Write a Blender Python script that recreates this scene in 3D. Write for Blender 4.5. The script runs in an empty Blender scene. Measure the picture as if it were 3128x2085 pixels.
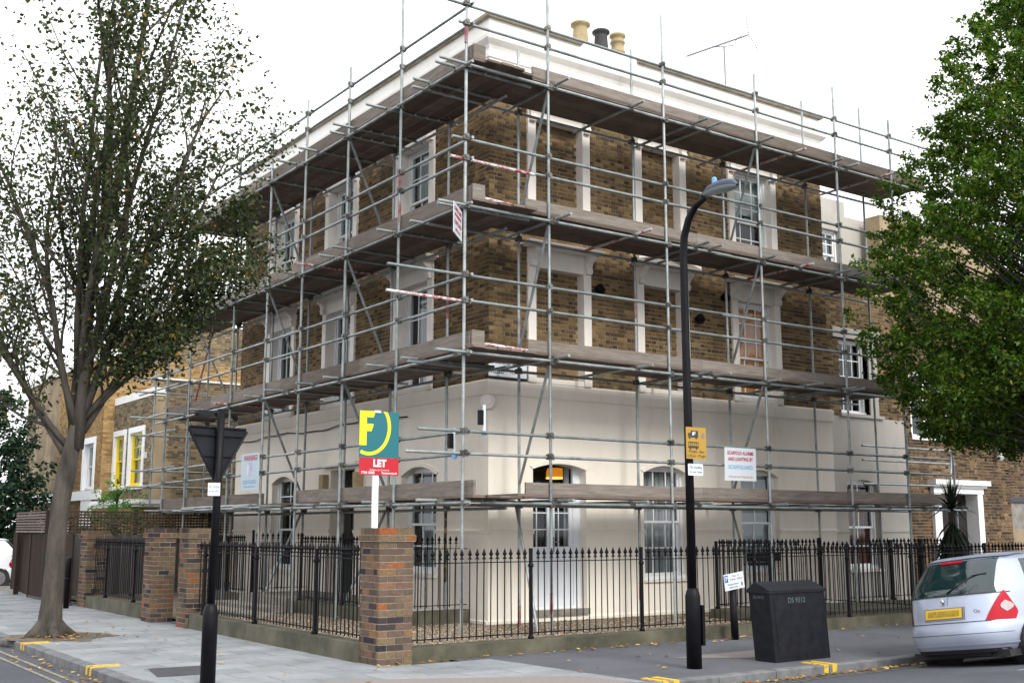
import bpy, math, random
from mathutils import Vector, Matrix
random.seed(7)
R = math.radians
sc = bpy.context.scene
COL = sc.collection
# ---------------------------------------------------------------- camera
CAM = Vector((-10.477, -15.471, 1.56))
cd = bpy.data.cameras.new('camera'); cam = bpy.data.objects.new('camera', cd); COL.objects.link(cam)
cd.sensor_width = 36; cd.lens = 39.75; cd.clip_start = .1; cd.clip_end = 500
cam.location = CAM; cam.rotation_euler = (R(90 + 9.40), 0, R(-35.3))
sc.camera = cam
# ---------------------------------------------------------------- world, sun, exposure
w = bpy.data.worlds.new('World'); sc.world = w; w.use_nodes = True
nt = w.node_tree; nt.nodes.clear()
sky = nt.nodes.new('ShaderNodeTexSky'); sky.sky_type = 'NISHITA'; sky.sun_disc = False
SUN_EL, SUN_AZ = 38, 182      # azimuth clockwise from +Y
sky.sun_elevation = R(SUN_EL); sky.sun_rotation = R(SUN_AZ); sky.dust_density = 4; sky.air_density = 1.2
hs = nt.nodes.new('ShaderNodeHueSaturation'); hs.inputs['Saturation'].default_value = .12; hs.inputs['Value'].default_value = .5
nz = nt.nodes.new('ShaderNodeTexNoise'); nz.inputs['Scale'].default_value = 1.6; nz.inputs['Detail'].default_value = 4
tc = nt.nodes.new('ShaderNodeTexCoord'); nt.links.new(tc.outputs['Generated'], nz.inputs['Vector'])
cr = nt.nodes.new('ShaderNodeValToRGB'); cr.color_ramp.elements[0].position = .3; cr.color_ramp.elements[1].position = .75
cr.color_ramp.elements[0].color = (10.2, 10.4, 10.9, 1); cr.color_ramp.elements[1].color = (12.6, 12.6, 12.7, 1)
nt.links.new(nz.outputs['Fac'], cr.inputs[0])
mx = nt.nodes.new('ShaderNodeMixRGB'); mx.inputs[0].default_value = .85
bg = nt.nodes.new('ShaderNodeBackground'); bg.inputs['Strength'].default_value = .115
wo = nt.nodes.new('ShaderNodeOutputWorld')
nt.links.new(sky.outputs[0], hs.inputs['Color']); nt.links.new(hs.outputs[0], mx.inputs[1]); nt.links.new(cr.outputs[0], mx.inputs[2])
nt.links.new(mx.outputs[0], bg.inputs[0]); nt.links.new(bg.outputs[0], wo.inputs[0])
sd = bpy.data.lights.new('sun', 'SUN'); so = bpy.data.objects.new('sun', sd); COL.objects.link(so)
sd.energy = 1.5; sd.angle = R(22); sd.color = (1, .96, .9)
az = R(SUN_AZ); d = Vector((math.sin(az) * math.cos(R(SUN_EL)), math.cos(az) * math.cos(R(SUN_EL)), math.sin(R(SUN_EL))))
so.rotation_euler = d.to_track_quat('Z', 'Y').to_euler()
sc.view_settings.view_transform = 'Standard'; sc.view_settings.look = 'None'; sc.view_settings.exposure = 0.84
sc.view_settings.gamma = 1; sc.view_settings.use_curve_mapping = False
sc.render.engine = 'CYCLES'
sc.cycles.max_bounces = 8; sc.cycles.transparent_max_bounces = 12

# ================================================================= materials
def newmat(name):
    m = bpy.data.materials.new(name); m.use_nodes = True
    n = m.node_tree; b = n.nodes['Principled BSDF']
    return m, n, b
def pos_noise(n, scale, detail=4, rough=.6, sx=(1, 1, 1)):
    g = n.nodes.new('ShaderNodeNewGeometry'); mp = n.nodes.new('ShaderNodeMapping'); mp.inputs['Scale'].default_value = sx
    t = n.nodes.new('ShaderNodeTexNoise'); t.inputs['Scale'].default_value = scale; t.inputs['Detail'].default_value = detail; t.inputs['Roughness'].default_value = rough
    n.links.new(g.outputs['Position'], mp.inputs[0]); n.links.new(mp.outputs[0], t.inputs['Vector'])
    return t.outputs['Fac']
def ramp(n, fac, stops):
    r = n.nodes.new('ShaderNodeValToRGB'); e = r.color_ramp.elements
    while len(e) < len(stops): e.new(.5)
    for k, (p, c) in enumerate(stops): e[k].position = p; e[k].color = (*c, 1)
    n.links.new(fac, r.inputs[0]); return r.outputs[0]
def mixc(n, fac, a, b, mode='MIX'):
    x = n.nodes.new('ShaderNodeMixRGB'); x.blend_type = mode
    for s, v in ((x.inputs[0], fac), (x.inputs[1], a), (x.inputs[2], b)):
        if isinstance(v, (int, float)): s.default_value = v
        elif isinstance(v, tuple): s.default_value = (*v, 1)
        else: n.links.new(v, s)
    return x.outputs[0]
def bump(n, b, h, strength, dist=.01):
    u = n.nodes.new('ShaderNodeBump'); u.inputs['Strength'].default_value = strength; u.inputs['Distance'].default_value = dist
    n.links.new(h, u.inputs['Height']); n.links.new(u.outputs[0], b.inputs['Normal'])
def simple(name, c, c2=None, scale=6, rough=.7, metal=0, bmp=0, bs=60, sx=(1, 1, 1), spec=.5, lo=.35, hi=.7):
    m, n, b = newmat(name)
    b.inputs['Roughness'].default_value = rough; b.inputs['Metallic'].default_value = metal
    b.inputs['Specular IOR Level'].default_value = spec
    if c2 is None: b.inputs['Base Color'].default_value = (*c, 1)
    else: n.links.new(ramp(n, pos_noise(n, scale, 5, .6, sx), [(lo, c), (hi, c2)]), b.inputs['Base Color'])
    if bmp: bump(n, b, pos_noise(n, bs, 4), bmp)
    return m
def rnd(n):
    g = n.nodes.new('ShaderNodeNewGeometry'); o = n.nodes.new('ShaderNodeObjectInfo')
    a = n.nodes.new('ShaderNodeMath'); a.operation = 'ADD'; f = n.nodes.new('ShaderNodeMath'); f.operation = 'FRACT'
    n.links.new(g.outputs['Random Per Island'], a.inputs[0]); n.links.new(o.outputs['Random'], a.inputs[1]); n.links.new(a.outputs[0], f.inputs[0])
    return f.outputs[0]
def brickmat(name, stops, soot=(.035, .028, .022), sootamt=.75, slo=.45, shi=.7):
    m, n, b = newmat(name); b.inputs['Roughness'].default_value = .9; b.inputs['Specular IOR Level'].default_value = .2
    c = ramp(n, rnd(n), stops)
    c = mixc(n, .75, c, ramp(n, pos_noise(n, 38, 5, .75), [(.3, (.45, .45, .45)), (.55, (1, 1, 1)), (.72, (1.55, 1.5, 1.4))]), 'MULTIPLY')
    s = ramp(n, pos_noise(n, .9, 6, .65, (1, 1, .8)), [(slo, (0, 0, 0)), (shi, (sootamt,) * 3)])
    c = mixc(n, s, c, soot)
    n.links.new(c, b.inputs['Base Color']); bump(n, b, pos_noise(n, 120, 3), .5, .004)
    return m
M = {}
M['brick'] = brickmat('stock brick', [(0, (.06, .042, .028)), (.1, (.10, .066, .036)), (.35, (.155, .10, .048)), (.7, (.195, .13, .062)), (.92, (.24, .158, .074)), (1, (.28, .20, .105))], sootamt=.55, slo=.46, shi=.68)
M['pbrick'] = brickmat('garden pier brick', [(0, (.03, .026, .034)), (.16, (.065, .048, .045)), (.2, (.10, .072, .058)), (.42, (.145, .10, .07)), (.62, (.18, .13, .075)), (.76, (.12, .08, .066)), (.88, (.19, .10, .065)), (.96, (.21, .125, .055)), (1, (.30, .085, .03))], sootamt=.6)
M['nbrick'] = brickmat('neighbour brick', [(0, (.09, .07, .05)), (.4, (.20, .16, .10)), (.8, (.28, .22, .13)), (1, (.32, .25, .15))], sootamt=.45)
M['ybrick'] = brickmat('yellow brick', [(0, (.25, .15, .06)), (.5, (.38, .24, .10)), (1, (.46, .32, .15))], sootamt=.3)
M['brickh'] = brickmat('dark header brick', [(0, (.06, .042, .028)), (.6, (.105, .07, .038)), (1, (.14, .092, .046))], sootamt=.6)
M['rbrick'] = brickmat('right house brick', [(0, (.03, .024, .02)), (.15, (.07, .045, .03)), (.5, (.15, .095, .055)), (.8, (.20, .125, .07)), (1, (.26, .18, .11))], sootamt=.6, slo=.38, shi=.62)
M['mortar'] = simple('mortar', (.18, .135, .085), (.40, .31, .195), 1.1, .95, bmp=.3)
M['pmortar'] = simple('pier mortar', (.24, .22, .17), (.42, .38, .31), 3, .95, bmp=.3)
def stucco(name, c, c2):
    m, n, b = newmat(name); b.inputs['Roughness'].default_value = .75; b.inputs['Specular IOR Level'].default_value = .25
    base = ramp(n, pos_noise(n, .6, 6, .65, (1, 1, .35)), [(.3, c), (.72, c2)])
    dirt = ramp(n, pos_noise(n, 2.2, 7, .7, (1, 1, .3)), [(.3, (.80, .79, .75)), (.45, (.95, .95, .94)), (.62, (1, 1, 1))])
    n.links.new(mixc(n, .55, base, dirt, 'MULTIPLY'), b.inputs['Base Color']); bump(n, b, pos_noise(n, 90, 4), .18, .004)
    return m
M['stucco'] = stucco('cream stucco', (.77, .71, .615), (.84, .785, .695))
M['stucco_shaded'] = stucco('weathered stucco with painted shade', (.34, .325, .30), (.48, .455, .41))  # right wing: the big tree's shade is put into this greyer colour
M['whitest'] = stucco('white render', (.74, .73, .69), (.80, .79, .76))
M['trim'] = simple('painted stone trim', (.72, .675, .62), (.79, .75, .70), 3, .6)
M['cope'] = simple('stone coping', (.20, .17, .12), (.33, .29, .22), 5, .9, bmp=.4)
M['white'] = simple('white gloss paint', (.76, .78, .79), (.82, .83, .83), 4, .35)
M['yellow'] = simple('yellow sash paint', (.75, .58, .03), None, rough=.35)
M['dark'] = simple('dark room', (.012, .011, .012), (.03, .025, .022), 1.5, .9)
M['curtain'] = simple('grey net curtain', (.20, .205, .21), (.55, .56, .57), 3, .9, sx=(5, 5, .2))
M['blind'] = simple('pale roller blind', (.42, .46, .47), (.52, .56, .56), 1, .8)
M['timber'] = simple('orange timber shutter', (.66, .22, .025), (.85, .34, .06), 3, .6, sx=(6, 6, .5))
M['redcloth'] = simple('dark red curtain', (.14, .035, .02), (.26, .085, .05), 5, .8, sx=(6, 6, .3))
M['black'] = simple('black gloss paint', (.002, .002, .003), (.006, .005, .008), 6, .5, spec=.18)
M['blackm'] = simple('black enamel', (.006, .0065, .009), (.013, .014, .019), 8, .55, spec=.22)
M['concrete'] = simple('weathered concrete kerb wall', (.05, .05, .032), (.13, .12, .085), 2.2, .9, bmp=.5, bs=40)
M['stonestep'] = simple('stone step', (.16, .15, .13), (.28, .26, .23), 4, .85, bmp=.3)
M['door'] = simple('white panelled door', (.62, .65, .69), (.68, .71, .74), 2, .4)
M['bdoor'] = simple('black front door', (.006, .006, .008), None, rough=.25)
def steel(name, a, b_, metal=.75):
    m, n, b = newmat(name); b.inputs['Metallic'].default_value = metal; b.inputs['Roughness'].default_value = .48
    c = ramp(n, pos_noise(n, 4, 6, .7), [(.3, a), (.55, b_), (.8, tuple(min(1, v * 1.35) for v in b_))])
    k = n.nodes.new('ShaderNodeObjectInfo'); v = ramp(n, k.outputs['Random'], [(0, (.62, .66, .66)), (.6, (.95, .97, .95)), (1, (1, 1, 1))])
    c = mixc(n, ramp(n, pos_noise(n, 26, 4, .75), [(.60, (0, 0, 0)), (.68, (.8, .8, .8))]), c, (.50, .49, .46)); c = mixc(n, ramp(n, pos_noise(n, 11, 5, .8), [(.60, (0, 0, 0)), (.70, (.6, .6, .6))]), c, (.16, .085, .05))
    n.links.new(mixc(n, 1, c, v, 'MULTIPLY'), b.inputs['Base Color']); bump(n, b, pos_noise(n, 150, 3), .2, .002); return m
M['steel'] = steel('galvanised scaffold tube', (.18, .195, .20), (.34, .37, .375), .45)
M['coupler'] = steel('scaffold coupler', (.07, .065, .06), (.17, .165, .155), .6)
def banded(name, c1, c2):
    m, n, b = newmat(name); b.inputs['Roughness'].default_value = .6
    n.links.new(ramp(n, pos_noise(n, 9, 4, .8), [(.42, c1), (.55, c2)]), b.inputs['Base Color']); return m
M['redwhite'] = banded('flaking red and white paint', (.34, .03, .05), (.52, .53, .52))
M['redp'] = banded('chipped red paint', (.20, .02, .03), (.24, .16, .16))
M['yb'] = simple('yellow hazard paint', (.25, .19, .03), (.03, .03, .03), 12, .6, sx=(1, 1, 1), lo=.45, hi=.5)
def woodm(name, a, b_, sx):
    m, n, b = newmat(name); b.inputs['Roughness'].default_value = .85; b.inputs['Specular IOR Level'].default_value = .2
    c = ramp(n, pos_noise(n, 5, 8, .7, sx), [(.3, a), (.7, b_)])
    st = ramp(n, pos_noise(n, 14, 4, .8), [(.66, (0, 0, 0)), (.74, (.55, .55, .55))]); c = mixc(n, st, c, (.5, .48, .44))
    k = n.nodes.new('ShaderNodeObjectInfo'); v = ramp(n, k.outputs['Random'], [(0, (.6, .58, .56)), (1, (1, 1, 1))])
    n.links.new(mixc(n, 1, c, v, 'MULTIPLY'), b.inputs['Base Color']); bump(n, b, pos_noise(n, 30, 5, .7, sx), .5, .006); return m
M['board'] = woodm('scaffold board', (.13, .10, .085), (.24, .19, .16), (.6, .6, 4))
M['toe'] = woodm('weathered toe board', (.15, .128, .108), (.31, .272, .24), (.5, .5, 5))
M['fence'] = woodm('dark stained fence', (.022, .014, .010), (.055, .036, .028), (3, 3, .4))
M['greyfence'] = woodm('grey weathered fence boards', (.055, .052, .055), (.12, .115, .11), (3, 3, .4))
M['trellis'] = woodm('trellis timber', (.05, .035, .028), (.12, .09, .07), (1, 1, 1))
M['trellis2'] = woodm('sun bleached slats', (.16, .12, .115), (.27, .22, .21), (1, 1, 1))
M['glass'], n, b = newmat('window glass')
n.nodes.remove(b); o = n.nodes['Material Output']
gl = n.nodes.new('ShaderNodeBsdfGlossy'); gl.inputs['Roughness'].default_value = .03; gl.inputs['Color'].default_value = (.9, .95, 1, 1)
tr = n.nodes.new('ShaderNodeBsdfTransparent'); tr.inputs['Color'].default_value = (.82, .86, .86, 1)
lw = n.nodes.new('ShaderNodeLayerWeight'); lw.inputs['Blend'].default_value = .5; pw = n.nodes.new('ShaderNodeMath'); pw.operation = 'POWER'; pw.inputs[1].default_value = 4.5; n.links.new(lw.outputs['Facing'], pw.inputs[0]); fr = n.nodes.new('ShaderNodeMath'); fr.operation = 'MULTIPLY_ADD'; fr.inputs[1].default_value = .9; fr.inputs[2].default_value = .035; n.links.new(pw.outputs[0], fr.inputs[0]); ms = n.nodes.new('ShaderNodeMixShader')
n.links.new(fr.outputs[0], ms.inputs[0]); n.links.new(tr.outputs[0], ms.inputs[1]); n.links.new(gl.outputs[0], ms.inputs[2]); n.links.new(ms.outputs[0], o.inputs[0])
def asphalt(name, a, b_, sc_=240):
    m, n, b = newmat(name); b.inputs['Roughness'].default_value = .88; b.inputs['Specular IOR Level'].default_value = .3
    c = ramp(n, pos_noise(n, .7, 6, .65), [(.3, a), (.7, b_)])
    g = ramp(n, pos_noise(n, sc_, 2, .6), [(.3, (.55, .55, .55)), (.7, (1.25, 1.25, 1.25))])
    n.links.new(mixc(n, .8, c, g, 'MULTIPLY'), b.inputs['Base Color']); bump(n, b, pos_noise(n, sc_, 3), .6, .006); return m
M['road'] = asphalt('road asphalt', (.06, .065, .078), (.095, .10, .115))
M['path'] = asphalt('footway asphalt', (.085, .088, .10), (.13, .134, .15))
M['patch'] = asphalt('dark tarmac patch', (.05, .052, .058), (.085, .088, .095))
M['earth'] = asphalt('tree pit soil', (.09, .075, .055), (.17, .145, .11), 60)
m, n, b = newmat('concrete paving slab'); b.inputs['Roughness'].default_value = .85; b.inputs['Specular IOR Level'].default_value = .3
k = n.nodes.new('ShaderNodeObjectInfo')
c = ramp(n, k.outputs['Random'], [(0, (.22, .237, .252)), (.5, (.26, .275, .288)), (1, (.295, .308, .318))])
c = mixc(n, 1, c, ramp(n, pos_noise(n, 1.3, 7, .7), [(.3, (.66, .65, .63)), (.5, (.92, .92, .92)), (.66, (1.1, 1.1, 1.1))]), 'MULTIPLY')
c = mixc(n, 1, c, ramp(n, pos_noise(n, 160, 2), [(.3, (.88, .88, .88)), (.7, (1.08, 1.08, 1.08))]), 'MULTIPLY')
n.links.new(c, b.inputs['Base Color']); bump(n, b, pos_noise(n, 120, 3), .25, .004); M['slab'] = m
M['joint'] = simple('paving joint sand', (.12, .115, .105), (.17, .16, .15), 20, .95)
M['tact'] = simple('buff paving', (.185, .165, .15), (.235, .21, .19), 30, .9, bmp=.4)
M['kerb'] = simple('granite kerb', (.085, .09, .098), (.18, .182, .18), 5, .85, bmp=.5, bs=50)
M['yline'] = banded('worn yellow road paint', (.10, .10, .10), (.24, .22, .14))
M['ybright'] = simple('yellow kerb paint', (.20, .16, .08), (.62, .40, .025), 16, .7, lo=.36, hi=.48)
M['wline'] = banded('worn white road paint', (.5, .5, .5), (.3, .3, .3))
m, n, b = newmat('gravel'); b.inputs['Roughness'].default_value = .9
n.links.new(ramp(n, rnd(n), [(0, (.07, .05, .035)), (.3, (.16, .12, .08)), (.7, (.25, .20, .14)), (1, (.42, .38, .31))]), b.inputs['Base Color']); M['gravel'] = m
M['gravelbed'] = asphalt('gravel bed', (.09, .07, .05), (.17, .135, .10), 70)
def leafmat(name, stops, trans=.35):
    m, n, b = newmat(name); n.nodes.remove(b); o = n.nodes['Material Output']
    c = ramp(n, rnd(n), stops)
    df = n.nodes.new('ShaderNodeBsdfDiffuse'); tl = n.nodes.new('ShaderNodeBsdfTranslucent'); gs = n.nodes.new('ShaderNodeBsdfGlossy')
    gs.inputs['Roughness'].default_value = .45
    n.links.new(c, df.inputs[0]); n.links.new(mixc(n, 1, c, (1.1, 1.25, .5), 'MULTIPLY'), tl.inputs[0])
    a = n.nodes.new('ShaderNodeMixShader'); a.inputs[0].default_value = trans; g2 = n.nodes.new('ShaderNodeMixShader'); g2.inputs[0].default_value = .025
    n.links.new(df.outputs[0], a.inputs[1]); n.links.new(tl.outputs[0], a.inputs[2]); n.links.new(a.outputs[0], g2.inputs[1]); n.links.new(gs.outputs[0], g2.inputs[2]); n.links.new(g2.outputs[0], o.inputs[0]); return m
M['leafL'] = leafmat('street tree leaf', [(0, (.022, .036, .014)), (.5, (.05, .07, .028)), (.95, (.10, .115, .05)), (.985, (.11, .08, .03)), (.99, (.42, .20, .02)), (1, (.55, .30, .03))], .35)
M['leafR'] = leafmat('hornbeam leaf', [(0, (.02, .055, .006)), (.5, (.055, .12, .010)), (.85, (.115, .19, .016)), (.97, (.20, .25, .025)), (1, (.32, .22, .04))], .42)
M['leafD'] = leafmat('dark evergreen leaf', [(0, (.008, .022, .012)), (.6, (.018, .045, .022)), (1, (.045, .08, .045))], .15)
M['leafB'] = leafmat('bright bush leaf', [(0, (.04, .12, .02)), (.6, (.08, .20, .035)), (1, (.16, .28, .06))], .35)
M['fallen'] = leafmat('fallen leaf', [(0, (.16, .05, .015)), (.5, (.35, .18, .05)), (1, (.55, .42, .12))], .1)
M['bark'] = simple('bark', (.022, .020, .016), (.095, .082, .066), 5, .95, bmp=1, bs=30, sx=(1, 1, .3), lo=.3, hi=.66)
M['barkd'] = simple('dark bark', (.03, .025, .02), (.07, .055, .045), 9, .95, bmp=.6, bs=26, sx=(1, 1, .25))
M['palm'] = leafmat('cordyline blade', [(0, (.006, .012, .007)), (1, (.022, .035, .018))], .1)
M['swhite'] = simple('white sign face', (.60, .65, .69), None, rough=.35)
M['sblue'] = simple('pale blue sign face', (.46, .56, .62), None, rough=.35)
M['teal'] = simple('teal sign face', (.0, .12, .145), None, rough=.3)
M['lemon'] = simple('yellow sign print', (.72, .62, .0), None, rough=.3)
M['red'] = simple('red sign print', (.42, .0, .01), None, rough=.3)
M['crimson'] = simple('crimson lettering', (.42, .02, .05), None, rough=.4)
M['blueink'] = simple('blue lettering', (.10, .33, .62), None, rough=.4)
M['pblue'] = simple('parking sign blue', (.02, .07, .42), None, rough=.4)
M['ink'] = simple('dark lettering', (.02, .02, .03), None, rough=.4)
M['amber'] = simple('amber sign plate', (.36, .21, .01), None, rough=.35)
M['lilac'] = simple('printed alarm box', (.35, .35, .55), (.55, .55, .72), 8, .5)
M['chalk'] = simple('pale painted number', (.08, .13, .14), None, rough=.6)
M['pot1'] = simple('buff chimney pot', (.30, .23, .12), (.40, .32, .18), 5, .8)
M['pot2'] = simple('black chimney pot', (.02, .02, .022), (.05, .05, .05), 5, .7)
M['alu'] = simple('dull aluminium', (.22, .22, .24), None, rough=.5, metal=.6)
def carpaint(name, c):
    m, n, b = newmat(name); b.inputs['Base Color'].default_value = (*c, 1); b.inputs['Metallic'].default_value = .45; b.inputs['Roughness'].default_value = .38
    b.inputs['Coat Weight'].default_value = .6; b.inputs['Coat Roughness'].default_value = .08; return m
M['silver'] = carpaint('silver car paint', (.36, .40, .50)); M['cwhite'] = carpaint('white car paint', (.72, .75, .8)); M['cwhite'].node_tree.nodes['Principled BSDF'].inputs['Metallic'].default_value = 0
M['cglass'] = simple('dark car glass', (.006, .02, .022), None, rough=.06, spec=.9)
M['lampred'] = simple('red lamp lens', (.38, .0, .012), None, rough=.25, spec=.3)
M['lampclear'] = simple('clear lamp lens', (.34, .26, .27), (.50, .44, .44), 60, .2)
M['rubber'] = simple('tyre rubber', (.012, .012, .012), (.02, .02, .02), 30, .8)
M['seam'] = simple('panel gap', (.01, .01, .012), None, rough=.7)
M['chrome'] = simple('chrome badge', (.7, .7, .72), None, rough=.15, metal=1)
M['plate'] = simple('yellow number plate', (.66, .42, .01), None, rough=.3)
M['smudge'] = simple('blurred plate print', (.25, .16, .02), (.5, .32, .01), 22, .5)
M['lampglass'] = simple('lamp bowl', (.26, .30, .29), None, rough=.3)
M['lamphead'] = simple('grey lamp hood', (.035, .045, .075), None, rough=.45, spec=.3)
M['skyblue'] = simple('blue plastic cap', (.12, .35, .65), None, rough=.4)
m, n, b = newmat('lit orange lampshade'); b.inputs['Base Color'].default_value = (.7, .25, .02, 1); b.inputs['Emission Color'].default_value = (1, .33, .015, 1); b.inputs['Emission Strength'].default_value = .38; M['glow'] = m
m, n, b = newmat('lampshade glow rim'); b.inputs['Emission Color'].default_value = (1, .55, .15, 1); b.inputs['Emission Strength'].default_value = 1.3; M['glow2'] = m

# ================================================================= geometry helpers
TR = lambda p: (p[0], -p[1], p[2])          # right facade: (along, outward, up)
TL = lambda p: (-p[1], p[0], p[2])          # left facade
ID = lambda p: tuple(p)
class MB:
    def __init__(s, T=ID): s.v = []; s.f = []; s.T = T
    def add(s, vs, fs):
        k = len(s.v); s.v += [s.T(v) for v in vs]; s.f += [tuple(k + i for i in f) for f in fs]; return s
    def box(s, a, b, skip=()):
        (x0, y0, z0), (x1, y1, z1) = a, b
        vs = [(x0, y0, z0), (x1, y0, z0), (x1, y1, z0), (x0, y1, z0), (x0, y0, z1), (x1, y0, z1), (x1, y1, z1), (x0, y1, z1)]
        fs = [(0, 3, 2, 1), (4, 5, 6, 7), (0, 1, 5, 4), (1, 2, 6, 5), (2, 3, 7, 6), (3, 0, 4, 7)]
        return s.add(vs, [f for i, f in enumerate(fs) if i not in skip])
    def obox(s, c, hx, hy, hz, ax, ay, az_):
        c = Vector(c); vs = []
        for k in (-1, 1):
            for i, j in ((-1, -1), (1, -1), (1, 1), (-1, 1)): vs.append(tuple(c + ax * hx * i + ay * hy * j + az_ * hz * k))
        return s.add(vs, [(0, 3, 2, 1), (4, 5, 6, 7), (0, 1, 5, 4), (1, 2, 6, 5), (2, 3, 7, 6), (3, 0, 4, 7)])
    def tube(s, p, q, r, n=8, r2=None, cap=True):
        p = Vector(p); q = Vector(q); r2 = r if r2 is None else r2; z = (q - p)
        if z.length < 1e-6: return s
        z.normalize(); x = z.orthogonal().normalized(); y = z.cross(x); vs = []
        for c, rr in ((p, r), (q, r2)):
            for i in range(n):
                a = 2 * math.pi * i / n; vs.append(tuple(c + x * rr * math.cos(a) + y * rr * math.sin(a)))
        fs = [(i, (i + 1) % n, n + (i + 1) % n, n + i) for i in range(n)]
        if cap: fs += [tuple(range(n))[::-1], tuple(range(n, 2 * n))]
        return s.add(vs, fs)
    def path(s, pts, rs, n=8):
        pts = [Vector(p) for p in pts]; vs = []; x = None
        for i, p in enumerate(pts):
            t = (pts[min(i + 1, len(pts) - 1)] - pts[max(i - 1, 0)]).normalized()
            x = t.orthogonal().normalized() if x is None else (x - t * x.dot(t)).normalized(); y = t.cross(x)
            for k in range(n):
                a = 2 * math.pi * k / n; vs.append(tuple(p + (x * math.cos(a) + y * math.sin(a)) * rs[i]))
        fs = [(i * n + k, i * n + (k + 1) % n, (i + 1) * n + (k + 1) % n, (i + 1) * n + k) for i in range(len(pts) - 1) for k in range(n)]
        fs += [tuple(range(n))[::-1], tuple(range((len(pts) - 1) * n, len(pts) * n))]
        return s.add(vs, fs)
    def lathe(s, prof, c=(0, 0, 0), n=16):
        vs = [(c[0] + r * math.cos(2 * math.pi * k / n), c[1] + r * math.sin(2 * math.pi * k / n), c[2] + z) for r, z in prof for k in range(n)]
        fs = [(i * n + k, i * n + (k + 1) % n, (i + 1) * n + (k + 1) % n, (i + 1) * n + k) for i in range(len(prof) - 1) for k in range(n)]
        fs += [tuple(range(n))[::-1], tuple(range((len(prof) - 1) * n, len(prof) * n))]
        return s.add(vs, fs)
    def prism(s, poly, d0, d1, order=(0, 1, 2)):
        """poly of (u,z); extruded along d. order maps (u,d,z)"""
        n = len(poly)
        def o(u, d, z): t = (u, d, z); return (t[order[0]], t[order[1]], t[order[2]])
        vs = [o(u, d0, z) for u, z in poly] + [o(u, d1, z) for u, z in poly]
        fs = [tuple(range(n)), tuple(range(n, 2 * n))[::-1]] + [(i, n + i, n + (i + 1) % n, (i + 1) % n) for i in range(n)]
        return s.add(vs, fs)
    def mesh(s, name, mat, smooth=False):
        me = bpy.data.meshes.new(name); me.from_pydata(s.v, [], s.f); me.materials.append(mat)
        if smooth: me.polygons.foreach_set('use_smooth', [True] * len(me.polygons))
        me.update(); return me
W = {}
def put(name, me, parent=None, loc=(0, 0, 0), rot=None, props=None):
    o = bpy.data.objects.new(name, me); COL.objects.link(o); W[o.name] = Vector(loc)
    if parent is not None: o.parent = parent; o.location = Vector(loc) - W[parent.name]
    else: o.location = loc
    if rot: o.rotation_euler = rot
    if props:
        for k, v in props.items(): o[k] = v
    return o
def part(name, mb, mat, parent, loc=(0, 0, 0), smooth=False, **props): return put(name, mb.mesh(name, mat, smooth), parent, loc, None, props)
def thing(name, label, cat, loc, group=None):
    o = put(name, None, None, loc, None, {'label': label, 'category': cat}); o.empty_display_size = .2
    if group: o['group'] = group
    return o
def single(name, mb, mat, label, cat, smooth=False, group=None):
    p = {'label': label, 'category': cat}
    if group: p['group'] = group
    return put(name, mb.mesh(name, mat, smooth), None, (0, 0, 0), None, p)
def struct(name, mb, mat, smooth=False, kind='structure'): return put(name, mb.mesh(name, mat, smooth), None, (0, 0, 0), None, {'kind': kind})
def text(name, s, size, parent, mat, origin, rt, up, align='CENTER', bold=.0, sx=1):
    cu = bpy.data.curves.new('t', 'FONT'); cu.body = s; cu.size = size; cu.align_x = align; cu.align_y = 'CENTER'; cu.offset = bold; cu.resolution_u = 3
    t = bpy.data.objects.new('t', cu); COL.objects.link(t); dg = bpy.context.evaluated_depsgraph_get()
    me = bpy.data.meshes.new_from_object(t.evaluated_get(dg)); bpy.data.objects.remove(t); me.materials.clear(); me.materials.append(mat)
    rt = Vector(rt).normalized(); up = Vector(up).normalized(); nn = rt.cross(up)
    for v in me.vertices:
        c = v.co.copy(); v.co = rt * c.x * sx + up * c.y + nn * c.z
    me.name = name; return put(name, me, parent, origin)
def rect_minus(u0, u1, z0, z1, holes):
    us = sorted({u0, u1} | {max(u0, min(u1, v)) for h in holes for v in h[:2]}); out = []
    for a, b in zip(us, us[1:]):
        if b - a < 1e-4: continue
        mid = (a + b) / 2; spans = sorted((max(z0, h[2]), min(z1, h[3])) for h in holes if h[0] < mid < h[1]); z = z0
        for s_, e in spans:
            if s_ > z + 1e-4: out.append((a, b, z, s_))
            z = max(z, e)
        if z < z1 - 1e-4: out.append((a, b, z, z1))
    return out
def brick_list(u0, u1, z0, z1, holes=(), head=.1, stre=.213, j=.014, h=.075):
    out = []; k = 0; z = z0
    while z + h - j < z1 + .02:
        zz = min(z + h - j, z1); u = u0 - (.056 if k % 2 else 0); t = k % 2
        hs_ = [(a, b) for a, b, c, d_ in holes if c < z + .04 < d_]
        while u < u1:
            L = stre if t else head; a, b = max(u, u0), min(u + L, u1); segs = [(a, b)]
            for ha, hb in hs_:
                ns = []
                for (p, q) in segs:
                    if hb <= p or ha >= q: ns.append((p, q)); continue
                    if ha > p: ns.append((p, ha))
                    if hb < q: ns.append((hb, q))
                segs = ns
            out += [(p, q, z, zz) for p, q in segs if q - p > .03]
            u += L + j; t = 1 - t
        z += h; k += 1
    return out
BM = {}
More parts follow.
